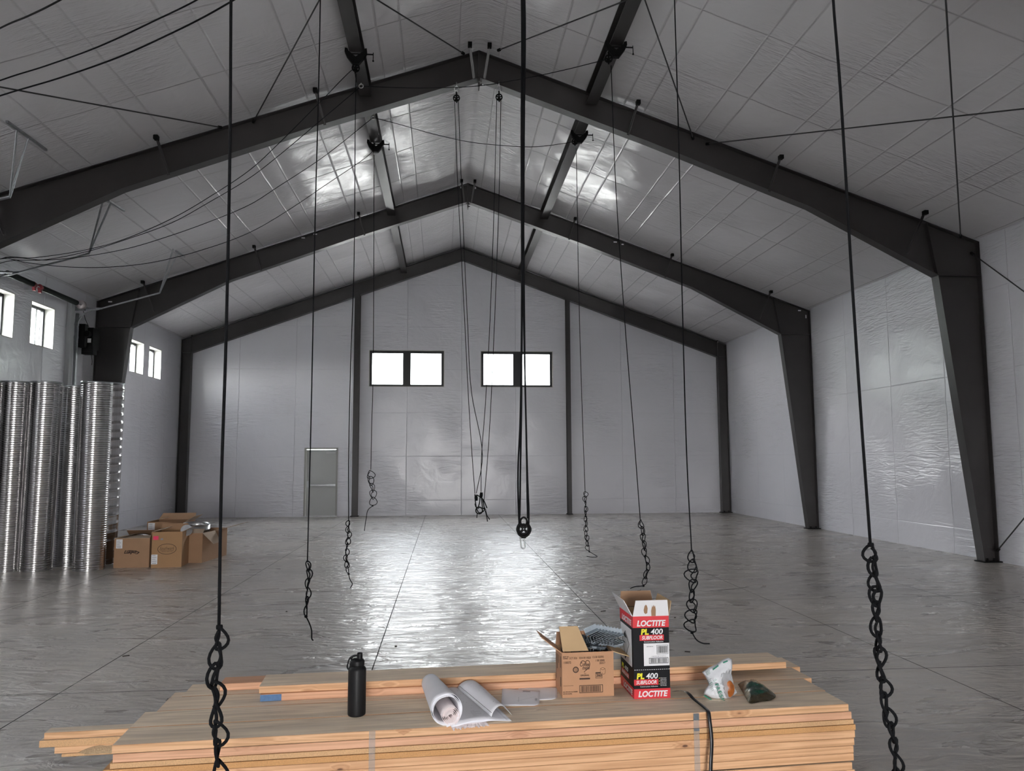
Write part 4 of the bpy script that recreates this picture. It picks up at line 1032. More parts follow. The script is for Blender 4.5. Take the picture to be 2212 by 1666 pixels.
# layers below, front row
zl = ZT-BT-0.002
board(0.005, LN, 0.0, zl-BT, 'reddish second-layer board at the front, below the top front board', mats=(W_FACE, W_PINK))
zl -= BT
def sheet(s0, ln, z0, th, mat, lb):
    m = MB(); m.cbox(Vector((ln/2, 0.47, th/2)), (ln, 0.94, th-0.001), 0.0015)
    o = m.build('particle_board', mat, local=True); o.location = S(s0, 0.0, z0); o.rotation_euler = (0, 0, TH); return tag(o, lb, 'board', 'particle board sheets in the lumber stack')
sheet(-0.005, LN+0.02, zl-0.026, 0.025, PARTB, 'upper pale particle board sheet within the lumber stack'); zl -= 0.027
sheet(-0.035, LN+0.06, zl-0.029, 0.028, PARTO, 'lower orange particle board sheet within the lumber stack'); zl -= 0.030
names = ['first board below the particle board sheets', 'second board below the particle board sheets', 'third board below the particle board sheets', 'fourth board below the particle board sheets', 'fifth board, at the bottom edge of the photo', 'sixth board below the particle board sheets', 'seventh board below the particle board sheets', 'lowest board of the front row']
offs = [-0.02, -0.02, -0.02, -0.015, -0.02, 0, 0, 0]
zrow = []
for k, nm in enumerate(names):
    if k == 4: zl -= 0.006
    if zl-BT < 0.085: break
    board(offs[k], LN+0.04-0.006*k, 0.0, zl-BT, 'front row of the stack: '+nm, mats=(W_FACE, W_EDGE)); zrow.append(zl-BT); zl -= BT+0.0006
zbot = zl
HID = 'wide board inside the lumber stack, hidden behind its front row'
for r_ in (1, 2, 3):
    board(0.02, LN, r_*(BWD+0.002), ZT-2*BT-0.002, HID, group='hidden boards of the lumber stack')
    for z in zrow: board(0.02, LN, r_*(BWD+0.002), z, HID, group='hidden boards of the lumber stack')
for s0, lb in ((0.5, 'left timber bearer under the lumber stack'), (1.8, 'middle timber bearer under the lumber stack'), (3.0, 'right timber bearer under the lumber stack')):
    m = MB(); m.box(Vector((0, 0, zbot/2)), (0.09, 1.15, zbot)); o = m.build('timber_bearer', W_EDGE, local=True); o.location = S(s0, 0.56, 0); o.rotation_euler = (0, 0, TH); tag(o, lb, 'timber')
# three narrow boards sticking out behind at the left
board(-0.68, 2.4, 0.965, 0.272, 'uppermost narrow board sticking out at the left behind the stack', wd=0.089)
board(-0.70, 2.5, 0.955, 0.233, 'middle narrow board sticking out at the left, slightly skewed', wd=0.12, mats=(W_FACE, PARTB), yaw=-0.003)
board(-0.62, 2.4, 0.96, 0.194, 'lowest narrow board sticking out at the left above the sawdust', wd=0.11)
for s0, lb in ((0.35, 'left short block under the boards behind the stack'), (1.3, 'right short block under the boards behind the stack')):
    m = MB(); m.box(Vector((0, 0, 0.0878)), (0.09, 0.17, 0.1756)); o = m.build('timber_block', W_EDGE, local=True); o.location = S(s0, 1.21, 0); o.rotation_euler = (0, 0, TH)
    o.location = S(s0, 1.045, 0); tag(o, lb, 'timber')
# offcut carrying sawdust
board(-0.58, 2.3, 0.955, 0.176, 'thin offcut sheet sticking out under the narrow boards, carrying sawdust', wd=0.20, th=0.017, mats=(W_FACE, PARTB))
def dust(u, v):
    a = 2*PI*u; rr = v*(1+0.25*noise.noise(Vector((math.cos(a)*1.6, math.sin(a)*1.6, 4)))+0.10*noise.noise(Vector((math.cos(a)*6, math.sin(a)*6, 1))))
    p = S(-0.31+0.25*rr*math.cos(a), 1.02+0.105*rr*math.sin(a), 0)
    z = 0.1935+0.075*max(0, 1-v)**0.75*(1+0.3*noise.noise(Vector((p.x*9, p.y*9, 0))))+0.010*noise.noise(Vector((p.x*30, p.y*30, 0)))*(1-v)
    return Vector((p.x, p.y, max(0.1935, z)))
m = MB(); m.grid(dust, 48, 22); o = m.build('sawdust_heap', SAWD, smooth=True); tag(o, 'pale sawdust heap at the left end of the lumber stack', 'sawdust', kind='stuff')
# black banding strap
def band(pts, wd, mat, name, parent=None, wdir=SU):
    P = smooth_path(pts, 7); m = MB()
    vs = []
    for p in P: vs += [p-Vector(wdir)*wd/2, p+Vector(wdir)*wd/2]
    m.add(vs, [(2*i, 2*i+1, 2*i+3, 2*i+2) for i in range(len(P)-1)]); return m.build(name, mat, parent, smooth=True, solid=0.0012)
zt = ZT
o = band([atZ(1455, 1494, zt+0.003), atZ(1472, 1492, zt+0.02), atZ(1487, 1498, zt+0.035), atZ(1498, 1510, zt+0.02), S(2.862, 0.03, ZT+0.010), S(2.862, -0.014, ZT+0.004), S(2.86, -0.03, 0.52), S(2.86, -0.05, 0.42), S(2.845, -0.07, 0.33), S(2.83, -0.08, 0.2), S(2.82, -0.06, 0.09), S(2.81, 0.04, 0.02)], 0.019, STRAP, 'banding_strap')
tag(o, 'loose black banding strap curling over the front of the lumber stack', 'strap')
for s0, lb in ((2.80, 'clear plastic band round the right part of the lumber stack'), (1.17, 'clear plastic band round the left part of the lumber stack')):
    m = MB(); m.box(S(s0, -0.0025, 0.30), (0.03, 0.001, 0.49), SROT); m.box(S(s0, 0.45, ZT+0.0013), (0.03, 0.18, 0.001), SROT) if False else None
    t = tag(m.build('clear_band', CLEAR), lb, 'band')
    if s0 > 2:
        for zz_, hz_ in ((0.525, 0.03), (0.462, 0.012)):
            m = MB(); m.box(S(s0, -0.004, zz_), (0.029, 0.003, hz_), SROT); m.build('band_seal', GALVD, t)

# ------------------------------------------------------------------ water bottle
bp_ = S(0, 0, 0); c = atZ(768, 1551, ZT); c = Vector((c.x, c.y+0.045, ZT))
t = thing('water_bottle', 'matte black insulated bottle with a loop lid standing on the lumber', 'bottle', c)
m = MB(); m.lathe([(0, 0), (0.040, 0), (0.0445, 0.004), (0.0455, 0.012), (0.0455, 0.222), (0.044, 0.231), (0.036, 0.240), (0.033, 0.243), (0.033, 0.252), (0, 0.252)], c, 40); m.build('bottle_body', BOTT, t, smooth=True)
m = MB(); m.lathe([(0.0, 0.246), (0.036, 0.246), (0.0365, 0.250), (0.0365, 0.268), (0.034, 0.273), (0.022, 0.279), (0, 0.281)], c, 36)
m.tube(smooth_path([c+Vector((-0.034, 0, 0.276)), c+Vector((-0.02, 0, 0.292)), c+Vector((0.01, 0, 0.290)), c+Vector((0.016, 0, 0.276))], 5), 0.005, 8); m.build('lid', BOTT, t, smooth=True)
m = MB(); m.lathe([(0, 0.27), (0.014, 0.27), (0.015, 0.278), (0.014, 0.302), (0.0125, 0.308), (0, 0.310)], c+Vector((0.012, 0, 0)), 24); m.build('spout_cap', BOTT, t, smooth=True)
m = MB(); m.tube(smooth_path([c+Vector((-0.012, 0, 0.292)), c+Vector((-0.034, 0, 0.286)), c+Vector((-0.046, 0, 0.262)), c+Vector((-0.050, 0, 0.236)), c+Vector((-0.043, 0, 0.226)), c+Vector((-0.037, 0, 0.240)), c+Vector((-0.036, 0, 0.256))], 6), 0.0042, 8); m.build('carry_loop', BOTT, t, smooth=True)

# ------------------------------------------------------------------ brown carton full of joist hangers
A = atZ(1214.7, 1508.4, ZT); B = atZ(1326.5, 1503.7, ZT); A.z = B.z = ZT+0.0006
r = (B-A).normalized(); n = Vector((-r.y, r.x, 0)); rot = Matrix((r, n, Z1)).transposed(); w_ = (B-A).length; dp = 0.195; hh = 0.238
c = (A+B)/2+n*dp/2
t = thing('hardware_carton', 'small brown carton with black print, overflowing with metal hangers', 'box', c)
m = MB(); wallbox(m, c, w_, dp, hh, rot, 0.004); m.build('box_body', CARDP, t)
m = MB(); wallbox(m, c+Z1*0.002, w_-0.0085, dp-0.0085, hh-0.004, rot, 0.001); m.build('box_lining', CARDI, t)
top = Z1*hh
flap(A+top+n*dp, A+top, -r*0.11+Z1*0.085, t, CARDP, 0.004, 0.012, label='left flap folded outward')
flap(A+top+n*0.03-r*0.0+r*0.01, A+top+n*0.03+r*0.155, -r*0.04+Z1*0.135-n*0.0, t, CARDI, 0.004, 0.02, label='inner front flap standing up')
flap(B+top+n*dp, A+top+n*dp, n*0.05+Z1*0.06, t, CARDP, 0.004, 0.015)
flap(B+top, B+top+n*dp, r*0.10-Z1*0.035, t, CARDI, 0.004, 0.012)
f = Face(A, r, Z1, t)
K = w_/0.288
def ft(s_, a, b, size, mat=INK, **k): f.text(s_, a*K, b*K, size*K, mat, **k)
ft('BEST BY', 0.006, 0.213, 0.009, bold=.02); ft('UNOPENED', 0.006, 0.204, 0.009, bold=.02, width=0.026*K); ft('OCT 2026', 0.040, 0.203, 0.0155, width=0.044*K); ft('8361811820', 0.096, 0.203, 0.0155, width=0.064*K); ft('12:38 02090', 0.168, 0.205, 0.0155, width=0.062*K)
ft('11000372', 0.006, 0.180, 0.0165, width=0.042*K, bold=.01); ft('1 00 50000', 0.187, 0.186, 0.0155, width=0.048*K, bold=.01); ft('35010 7', 0.208, 0.172, 0.0155, width=0.032*K, bold=.01)
ft('Coffee', 0.098, 0.163, 0.030, bold=.012, shear=.15, width=0.052*K); ft('mate', 0.112, 0.146, 0.027, bold=.012, shear=.15, width=0.040*K)
m = MB(); pts = [(0.104, 0.178), (0.108, 0.189), (0.120, 0.192), (0.130, 0.186), (0.138, 0.193), (0.150, 0.190), (0.155, 0.175), (0.151, 0.158), (0.140, 0.147), (0.122, 0.133)]
m.tube(smooth_path([f.P(a*K, b*K, 0.001) for a, b in pts], 4), [0.0016]*(4*9+1), 5); m.build('heart_outline', INK, t)
ft('The', 0.121, 0.123, 0.008); ft('ORIGINAL', 0.101, 0.111, 0.012, bold=.015, width=0.050*K); f.quad(0.096*K, 0.093*K, 0.155*K, 0.101*K, INK, 'print_bar')
f.ring(0.076*K, 0.146*K, 0.0165*K, 0.0165*K, 0.005*K, INK, 'seal_ring'); f.ring(0.076*K, 0.146*K, 0.0095*K, 0.0095*K, 0.0015*K, INK, 'seal_ring'); ft('1', 0.0725, 0.139, 0.017, bold=.03)
ft('360', 0.190, 0.105, 0.022, bold=.03, width=0.030*K); 
for q in ((0.186, 0.097, 0.224, 0.099), (0.186, 0.097, 0.188, 0.126), (0.222, 0.097, 0.224, 0.126), (0.186, 0.122, 0.215, 0.129)): f.quad(*[v*K for v in q], INK, 'count_frame')
m = MB(); 
for pts in ([(0.214, 0.124), (0.214, 0.146), (0.226, 0.152), (0.240, 0.146), (0.238, 0.120), (0.226, 0.117)], [(0.214, 0.146), (0.226, 0.141), (0.240, 0.146)]):
    m.tube(smooth_path([f.P(a*K, b*K, 0.001) for a, b in pts], 4), 0.0007, 5)
m.build('cup_drawing', INK, t)
f.barcode(0.095*K, 0.022*K, 0.226*K, 0.063*K, INK, 21); f.quad(0.006*K, 0.062*K, 0.062*K, 0.0632*K, INK, 'rule_line')
ft('360 - .375 FL OZ (11mL) CREAMERS', 0.005, 0.028, 0.0075, bold=.03, width=0.080*K); ft('NET 135 FL OZ (3.99L)', 0.005, 0.018, 0.0075, bold=.03, width=0.048*K)
f2 = Face(A+n*dp, -n, Z1, t)
for a, b, c_, d_ in ((0.02, 0.06, 0.028, 0.20), (0.045, 0.12, 0.06, 0.20), (0.09, 0.16, 0.10, 0.205), (0.15, 0.05, 0.165, 0.10), (0.15, 0.15, 0.162, 0.21)): f2.quad(a, b, c_, d_, INK, 'side_print')
# joist hangers heaped in the carton
def hanger_mesh():
    m = MB(); W, D, H_ = 0.040, 0.045, 0.075; th = 0.0015
    m.box((0, 0, 0), (W, D, th)); m.box((-W/2, 0, H_/2), (th, D, H_)); m.box((W/2, 0, H_/2), (th, D, H_))
    m.box((-W/2-0.014, D/2, H_/2), (0.028, th, H_)); m.box((W/2+0.014, D/2, H_/2), (0.028, th, H_))
    o = m.build('joist_hanger', GALVD, local=True); return o
proto = hanger_mesh(); first = True
hc = c+Z1*(hh-ZT*0)
def place_hanger(loc, eul, lb, grp):
    global first
    if first: o = proto; first = False
    else: o = proto.copy(); COL.objects.link(o)
    o.location = loc; o.rotation_euler = eul; tag(o, lb, 'joist hanger', grp)
base = A+n*0.05+Z1*(hh+0.012)
NEST = 'galvanised joist hanger in the nested row leaning out of the carton to the right'
for k in range(9):
    place_hanger(base+r*(0.165+0.018*k)+n*(0.05+0.002*k)+Z1*(0.040-0.0032*k), (0.25, 1.15+0.02*k, TH+0.15), NEST, 'nested joist hangers')
LO = 'galvanised joist hanger lying in the mouth of the brown carton'
for k, (a, b, z, e) in enumerate(((0.09, 0.12, -0.02, (1.2, 0.3, 0.4)), (0.13, 0.14, -0.01, (0.4, 1.4, 0.9)), (0.10, 0.16, 0.0, (1.5, 0.2, -0.5)), (0.18, 0.155, 0.0, (0.9, 0.6, 1.6)), (0.22, 0.15, 0.0, (1.3, 1.1, 0.1)), (0.07, 0.17, -0.015, (0.2, 0.9, 2.2)), (0.14, 0.10, -0.02, (1.4, 0.1, 0.1)), (0.2, 0.11, -0.02, (1.5, 0.1, 0.05)), (0.15, 0.17, 0.01, (1.1, 0.2, 0.2)))):
    place_hanger(A+r*a+n*b+Z1*(hh+z), e, LO, 'loose joist hangers')
m = MB(); m.box(A+r*0.14+n*0.10+Z1*(hh+0.012), (0.09, 0.05, 0.0015), Matrix.Rotation(0.3, 3, 'Y')); tag(m.build('metal_plate', simple('rusty_plate', (0.30, 0.13, 0.07), 0.5, metal=0.5)), 'rust-brown metal plate among the joist hangers', 'metal plate')

# ------------------------------------------------------------------ tall red and black carton
A = atZ(1370, 1511, ZT); B = atZ(1448.3, 1507.9, ZT); C_ = atZ(1340, 1476.8, ZT); A.z = B.z = ZT+0.0006
r = (B-A).normalized(); n = Vector((-r.y, r.x, 0)); rot = Matrix((r, n, Z1)).transposed(); w_ = (B-A).length; dp = 0.279
hh = 0.437
c = (A+B)/2+n*dp/2
t = thing('adhesive_carton', 'tall red, black and white carton standing open on the lumber', 'box', c)
m = MB(); wallbox(m, c, w_, dp, hh, rot, 0.004); m.build('box_body', BLACKP, t)
m = MB(); wallbox(m, c+Z1*0.002, w_-0.0085, dp-0.0085, hh-0.004, rot, 0.001); m.build('box_lining', CARDI, t)
top = Z1*hh
fl1 = Vector(-n*0.02+Z1*0.088)
flap(A+top, B+top, fl1, t, WHITE, 0.003, 0.012, label='white front flap with two torn brown patches')
ff = Face(A+top, r, fl1, t)
ff.n = -n
ff.poly([(0.062, 0.020), (0.070, 0.012), (0.080, 0.018), (0.081, 0.045), (0.076, 0.060), (0.070, 0.066), (0.063, 0.058), (0.059, 0.035)], CARD, 'torn_patch', l=0.004)
ff.poly([(0.104, 0.0), (0.128, 0.0), (0.127, 0.035), (0.122, 0.060), (0.118, 0.052), (0.114, 0.064), (0.108, 0.050), (0.106, 0.062), (0.101, 0.03)], CARD, 'torn_patch', l=0.004)
flap(A+top+n*dp, A+top, -r*0.045+Z1*0.085, t, WHITE, 0.003, 0.01, label='white left flap with blue print')
flap(B+top, B+top+n*dp, r*0.02+Z1*0.075, t, CARDI, 0.003, 0.015)
flap(B+top+n*dp, A+top+n*dp, n*0.02+Z1*0.085, t, CARD, 0.003, 0.012)
f = Face(A, r, Z1, t); W_ = w_; H_ = hh
f.quad(0, 0, W_, 0.052, RED, 'red_panel'); f.quad(0, hh-0.062, W_, hh, RED, 'red_panel')
f.text('LOCTITE', 0.022, 0.011, 0.042, WHITE, bold=.035, shear=.2, width=0.164, lift=.002)
f.text('LOCTITE', 0.021, 0.384, 0.042, WHITE, bold=.035, shear=.2, width=0.162, lift=.002)
f.text('PL', 0.043, 0.339, 0.041, YEL, bold=.045, shear=.12, width=0.044, lift=.002); f.text('400', 0.098, 0.339, 0.041, WHITE, bold=.02, shear=.12, width=0.068, lift=.002)
f.quad(0.036, 0.306, 0.172, 0.336, RED, 'red_panel'); f.text('SUBFLOOR', 0.048, 0.3125, 0.026, WHITE, bold=.02, shear=.2, width=0.116, lift=.002)
f.text('Construction Adhesive', 0.060, 0.2965, 0.009, WHITE, bold=.01, width=0.108)
f.quad(0.058, 0.172, W_-0.001, 0.291, WHITE, 'white_label'); f.barcode(0.130, 0.233, 0.194, 0.281, BLACKP, 31, l=.002); f.barcode(0.086, 0.184, 0.194, 0.214, BLACKP, 32, l=.002)
f.text('000186752', 0.074, 0.272, 0.006, BLACKP, width=0.036, lift=.002); f.text('1 0078738 0127 2', 0.096, 0.220, 0.005, BLACKP, width=0.08, lift=.002)
m = MB()
for k in range(17):
    x0 = 0.004+k*(W_/17); m.prism([f.P(x0, 0.151, .001), f.P(x0+W_/30, 0.151, .001), f.P(x0+W_/30, 0.1535, .001), f.P(x0, 0.1535, .001)], f.n*.0004)
m.build('perforation_line', WHITE, t)
f.text('PL', 0.015, 0.105, 0.041, YEL, bold=.045, shear=.12, width=0.042, lift=.002); f.text('400', 0.067, 0.105, 0.041, WHITE, bold=.02, shear=.12, width=0.066, lift=.002)
f.quad(0.001, 0.071, 0.136, 0.1015, RED, 'red_panel'); f.text('SUBFLOOR', 0.012, 0.0775, 0.026, WHITE, bold=.02, shear=.2, width=0.114, lift=.002); f.text('Construction Adhesive', 0.034, 0.061, 0.009, WHITE, width=0.098)
for k, s_ in enumerate(('Grab sooner', 'application', 'Reduces squeaks', 'indoors', 'Solvent free', 'formula')): f.text(s_, 0.147, 0.104-0.0078*k, 0.007, WHITE, lift=.002, width=0.034)
for k in range(3): f.ring(0.142, 0.106-0.0156*k, .002, .002, .0019, YEL, 'bullet')
g = Face(A+n*dp, -n, Z1, t)
g.quad(0, 0, dp, 0.055, RED, 'red_panel'); g.quad(0, hh-0.062, dp, hh, RED, 'red_panel'); g.text('LOCTITE', 0.05, hh-0.055, 0.040, WHITE, bold=.035, shear=.15, width=0.20, lift=.002); g.text('LOCTITE', 0.06, 0.012, 0.040, WHITE, bold=.035, shear=.15, width=0.19, lift=.002)
g.quad(0.012, 0.160, dp-0.03, hh-0.078, WHITE, 'white_panel')
g.poly([(0.11, hh-0.115), (0.155, hh-0.145), (0.085, hh-0.145)], BLACKP, 'handling_arrow', l=.002); g.poly([(0.11, 0.17), (0.155, 0.20), (0.085, 0.20)], BLACKP, 'handling_arrow', l=.002)
m = MB()
for a, b in (((0.12, hh-0.11), (0.05, 0.27)), ((0.05, 0.27), (0.12, 0.18)), ((0.12, 0.18), (0.20, 0.27)), ((0.20, 0.27), (0.12, hh-0.11))): m.rod(g.P(*a, .002), g.P(*b, .002), .0012, 5)
m.build('diamond_outline', BLACKP, t)
g.text('PL', 0.03, 0.112, 0.034, YEL, bold=.04, shear=.12, width=0.05, lift=.002); g.text('400', 0.09, 0.112, 0.034, WHITE, shear=.12, width=0.075, lift=.002); g.quad(0.02, 0.078, 0.18, 0.105, RED, 'red_panel'); g.text('SUBFLOOR', 0.03, 0.081, 0.024, WHITE, shear=.2, width=0.14, lift=.002)

# ------------------------------------------------------------------ blueprints
rollF, rollB = Vector((0.015, 3.86, 0)), Vector((-0.075, 4.42, 0))
FB = atZ(965, 1583, ZT); 
t = thing('blueprint_set', 'rolled set of large white drawings, half unrolled on the lumber front edge', 'blueprints', (0.05, 4.05, ZT))
axd = (rollB-rollF).normalized(); sdv = Vector((axd.y, -axd.x, 0))
def spiral(m, cf, cb, r0f, r0b, r1f, r1b, turns, start, seg=26, ridge=0.0, amp=0.0):
    n_ = int(seg*turns)
    def fn(u, v):
        a = start+2*PI*turns*u; rf_ = r0f+(r1f-r0f)*u; rb_ = r0b+(r1b-r0b)*u; rr = rf_+(rb_-rf_)*v
        c_ = cf+(cb-cf)*v+axd*(0.010*math.sin(7*u)+amp*noise.noise(Vector((u*22, 0, 3))))*(1-v)
        return c_+sdv*rr*math.cos(a)+Z1*rr*math.sin(a)
    m.grid(fn, n_, 10)
Rf, Rb = 0.079, 0.052
m = MB(); spiral(m, rollF+Z1*(ZT+Rf+0.001), rollB+Z1*(ZT+Rb+0.001), Rf, Rb, Rf*0.80, Rb*0.75, 2.6, -PI/2, 30, amp=0.012); m.build('outer_roll', PAPER, t, smooth=True, solid=0.0012)
cf = rollF+Z1*(ZT+0.052)+sdv*0.018
m = MB(); spiral(m, cf-axd*0.015, rollB+Z1*(ZT+0.045)+sdv*0.004, 0.046, 0.036, 0.010, 0.012, 5.0, -PI/2, 26, amp=0.01); m.build('inner_roll', PAPERP, t, smooth=True, solid=0.0010)
# flat part running right from under the roll, edges ragged, outer edge curling up and over
Pf0 = rollF+Z1*(ZT+0.002)+sdv*0.0; Pb0 = rollB+Z1*(ZT+0.002)
def sheetfn(lift, shrink, rag, sd):
    FR = Vector((0.335, 3.905, ZT)); BR = Vector((0.20, 4.43, ZT))
    F0 = rollF+sdv*0.02-axd*0.02; B0 = rollB+sdv*0.03+axd*0.01
    def fn(u, v):
        a = Vector((F0.x, F0.y, 0)).lerp(Vector((FR.x, FR.y, 0)), u*shrink); b = Vector((B0.x, B0.y, 0)).lerp(Vector((BR.x, BR.y, 0)), u*shrink)
        p = a.lerp(b, v)
        e = (1-v)**6*rag*(0.6+noise.noise(Vector((u*14, sd, 0)))*0.9+0.5*noise.noise(Vector((u*40, sd, 3))))
        p = p-axd*e
        droop = 0.0
        z = ZT+lift*(0.3+0.7*math.sin(PI*min(1, u*1.05)))+0.004*noise.noise(Vector((u*4, v*3, sd)))*(1 if lift > 0.004 else 0)+0.002
        return Vector((p.x, p.y, z))
    return fn
for k, (lf, shr, rg) in enumerate(((0.002, 0.52, 0.045), (0.008, 0.60, 0.035), (0.014, 1.0, 0.0), (0.024, 0.93, 0.004))):
    m = MB(); m.grid(sheetfn(lf, shr, rg, 3.7*k), 40, 12); m.build('drawing_sheet', PAPER if k > 1 else PAPERP, t, smooth=True, solid=0.0008)
base_fn = sheetfn(0.026, 0.93, 0.004, 11.1)
def S_(u, v): return base_fn(u, v)+Z1*0.0012
# top curl: rises from the sheet at left to a crest, falls to the right edge
def curl(u, v):
    a = Vector((0.235, 3.905, 0)).lerp(Vector((0.075, 4.40, 0)), v); b = Vector((0.345, 3.99, 0)).lerp(Vector((0.235, 4.44, 0)), v)
    p = a.lerp(b, u); h_ = 0.040*math.sin(PI*min(1, u**0.75))
    return Vector((p.x, p.y, ZT+0.028+h_*(1.0-0.1*v)-0.024*max(0, u-0.6)/0.4))
m = MB(); m.grid(curl, 16, 12); m.build('curled_title_edge', PAPER, t, smooth=True, solid=0.0008)
def ink_line(m, fn, a, b, wdt=0.0012, n_=10):
    du = Vector((b[0]-a[0], b[1]-a[1])); nn = Vector((-du.y, du.x)).normalized()
    P = [fn(a[0]+(b[0]-a[0])*i/n_, a[1]+(b[1]-a[1])*i/n_)+Z1*0.0014 for i in range(n_+1)]
    vs = []
    for i, p in enumerate(P):
        d_ = (P[min(i+1, n_)]-P[max(i-1, 0)]).normalized(); s_ = d_.cross(Z1).normalized()*wdt; vs += [p-s_, p+s_]
    m.add(vs, [(2*i, 2*i+1, 2*i+3, 2*i+2) for i in range(n_)])
m = MB(); ink_line(m, curl, (0.05, 0.02), (0.05, 0.98), 0.0018); ink_line(m, S_, (0.1, 0.97), (0.9, 0.97), 0.0008); m.build('border_line', INK, t)
m = MB(); rnd = random.Random(9)
for k in range(26):
    u, v = rnd.uniform(0.38, 0.72), rnd.uniform(0.06, 0.9); ink_line(m, S_, (u, v), (u+rnd.choice((0.0, rnd.uniform(0.02, 0.12))), min(0.95, v+rnd.choice((0, rnd.uniform(0.01, 0.03))))), 0.0005, 4)
for k in range(8): ink_line(m, S_, (0.42+0.0*k, 0.08+0.02*k), (0.42+rnd.uniform(0.06, 0.2), 0.08+0.02*k), 0.0006, 4)
for k in range(34):
    u, v = rnd.uniform(0.3, 0.75), rnd.choice((rnd.uniform(0.08, 0.2), rnd.uniform(0.75, 0.95), rnd.uniform(0.35, 0.6))); ink_line(m, curl, (u, v), (u+rnd.uniform(0.02, 0.09), v+rnd.uniform(-.004, .004)), 0.0006, 3)
m.build('drawing_lines', GREYI, t)
# loose flat drawings
def flatsheet(corners, z, lb, marks):
    m = MB(); P = [Vector((a, b, z)) for a, b in corners]
    m.grid(lambda u, v: (P[0].lerp(P[1], u)).lerp(P[3].lerp(P[2], u), v)+Z1*(0.0015*noise.noise(Vector((u*3, v*3, z*90)))+(0.010*max(0, u-0.9)/0.1*max(0, 0.15-v)/0.15)), 16, 10)
    o = m.build('loose_drawing', PAPER, smooth=True, solid=0.0006); tag(o, lb, 'paper')
    fn = lambda u, v: (P[0].lerp(P[1], u)).lerp(P[3].lerp(P[2], u), v)+Z1*(0.0015*noise.noise(Vector((u*3, v*3, z*90)))+0.0002)
    m = MB(); rnd = random.Random(5)
    for a, b, w2 in marks: ink_line(m, fn, a, b, w2, 4)
    m.build('drawing_lines', GREYI, o)
flatsheet([(0.36, 4.217), (0.612, 4.228), (0.640, 4.44), (0.43, 4.47)], ZT+0.003, 'loose drawing sheet next to the brown carton, corner turned up', [((0.3, 0.5), (0.5, 0.5), 0.0006)])
flatsheet([(0.30, 4.137), (0.50, 4.123), (0.535, 4.377), (0.33, 4.45)], ZT+0.006, 'loose drawing sheet right of the blueprint curl, partly under it', [((0.4, 0.25), (0.9, 0.55), 0.0005), ((0.45, 0.2), (0.45, 0.5), 0.0005), ((0.45, 0.2), (0.95, 0.2), 0.0004), ((0.3, 0.8), (0.7, 0.8), 0.0005), ((0.55, 0.85), (0.75, 0.85), 0.003), ((0.55, 0.9), (0.75, 0.9), 0.003), ((0.88, 0.30), (0.94, 0.30), 0.003), ((0.88, 0.36), (0.94, 0.36), 0.003), ((0.88, 0.42), (0.94, 0.42), 0.003)])

# ------------------------------------------------------------------ food bag
YG = 4.17
g0 = thing('pastry_bag', 'crumpled white and clear bag with green FRESH lettering and a pastry inside', 'bag', (1.56, YG, ZT))
def bp(px_, py_, Y=YG-0.02): return atY(px_, py_, Y)
outl = [(1520, 1500), (1523, 1490), (1531, 1480), (1527, 1468), (1521, 1458), (1516, 1452), (1530, 1443), (1548, 1435), (1560, 1426), (1573, 1421), (1581, 1424), (1582, 1440), (1580, 1455), (1583, 1470), (1586, 1485), (1592, 1497), (1584, 1503), (1579, 1512), (1575, 1521), (1560, 1520), (1548, 1518), (1535, 1510)]
def bagsurf(sign, puff):
    cen = Vector((1556, 1478)); P = [Vector(q) for q in outl]
    m = MB(); vs = []; fs = []; n_ = len(P); K_ = 7
    for k in range(K_+1):
        f_ = k/K_
        for i, p in enumerate(P):
            q = cen.lerp(p, f_)
            base_ = (1521-q.y)/100.0
            yy = YG-0.01+base_*0.055+sign*puff*(1-f_**2.2)*(1.0-0.45*base_)+0.010*noise.noise(Vector((q.x*0.09, q.y*0.09, sign*3)))*(1 if k < K_ else 0)
            w3 = atY(q.x, q.y, yy); w3.z = max(w3.z, ZT+0.002); vs.append(w3)
    for k in range(K_):
        for i in range(n_):
            j = (i+1) % n_; fs.append((k*n_+i, k*n_+j, (k+1)*n_+j, (k+1)*n_+i))
    m.add(vs, fs); return m
bagsurf(1, 0.045).build('bag_back', BAGW, g0, smooth=True, solid=0.0006)
# front: white half left, clear window right
mfull = bagsurf(-1, 0.045)
mw, mc = MB(), MB(); mw.v = list(mfull.v); mc.v = list(mfull.v)
def topx(p): d_ = p-CP; return (1106+FPX*d_.dot(CR)/d_.dot(CF), 833-FPX*d_.dot(CU)/d_.dot(CF))
for fc_ in mfull.f:
    cpt = sum((mfull.v[i] for i in fc_), Vector((0, 0, 0)))/4; x_, y_ = topx(cpt)
    lim = 1557+(y_-1455)*0.22 if y_ > 1452 else 1590
    tgt = mc if (x_ > lim and y_ < 1512) else mw
    tgt.f.append(fc_); tgt.m.append(0)
mw.build('white_panel', BAGW, g0, smooth=True, solid=0.0006); mc.build('clear_window', CLEARB, g0, smooth=True, solid=0.0004)
def bagpt(x_, y_, l=0.0035):
    base_ = (1521-y_)/100.0; cen = Vector((1556, 1478)); q = Vector((x_, y_)); f_ = min(1, (q-cen).length/42)
    return atY(x_, y_, YG-0.01+base_*0.055-0.045*(1-f_**2.2)*(1.0-0.45*base_)-0.010-l)
for ch, x_, y_ in (('F', 1544, 1478), ('R', 1547, 1486), ('E', 1550.5, 1494), ('S', 1553.5, 1502), ('H', 1557, 1509.5)):
    text(ch, g0, bagpt(x_, y_, 0.007), CR*0.36-CU*0.93, CR*0.93+CU*0.36, 0.027, GREEN, bold=.02, width=0.016)
text('TO GO', g0, bagpt(1534, 1480, 0.007), CR*0.80+CU*0.6, CU*0.8-CR*0.6, 0.014, GREEN)
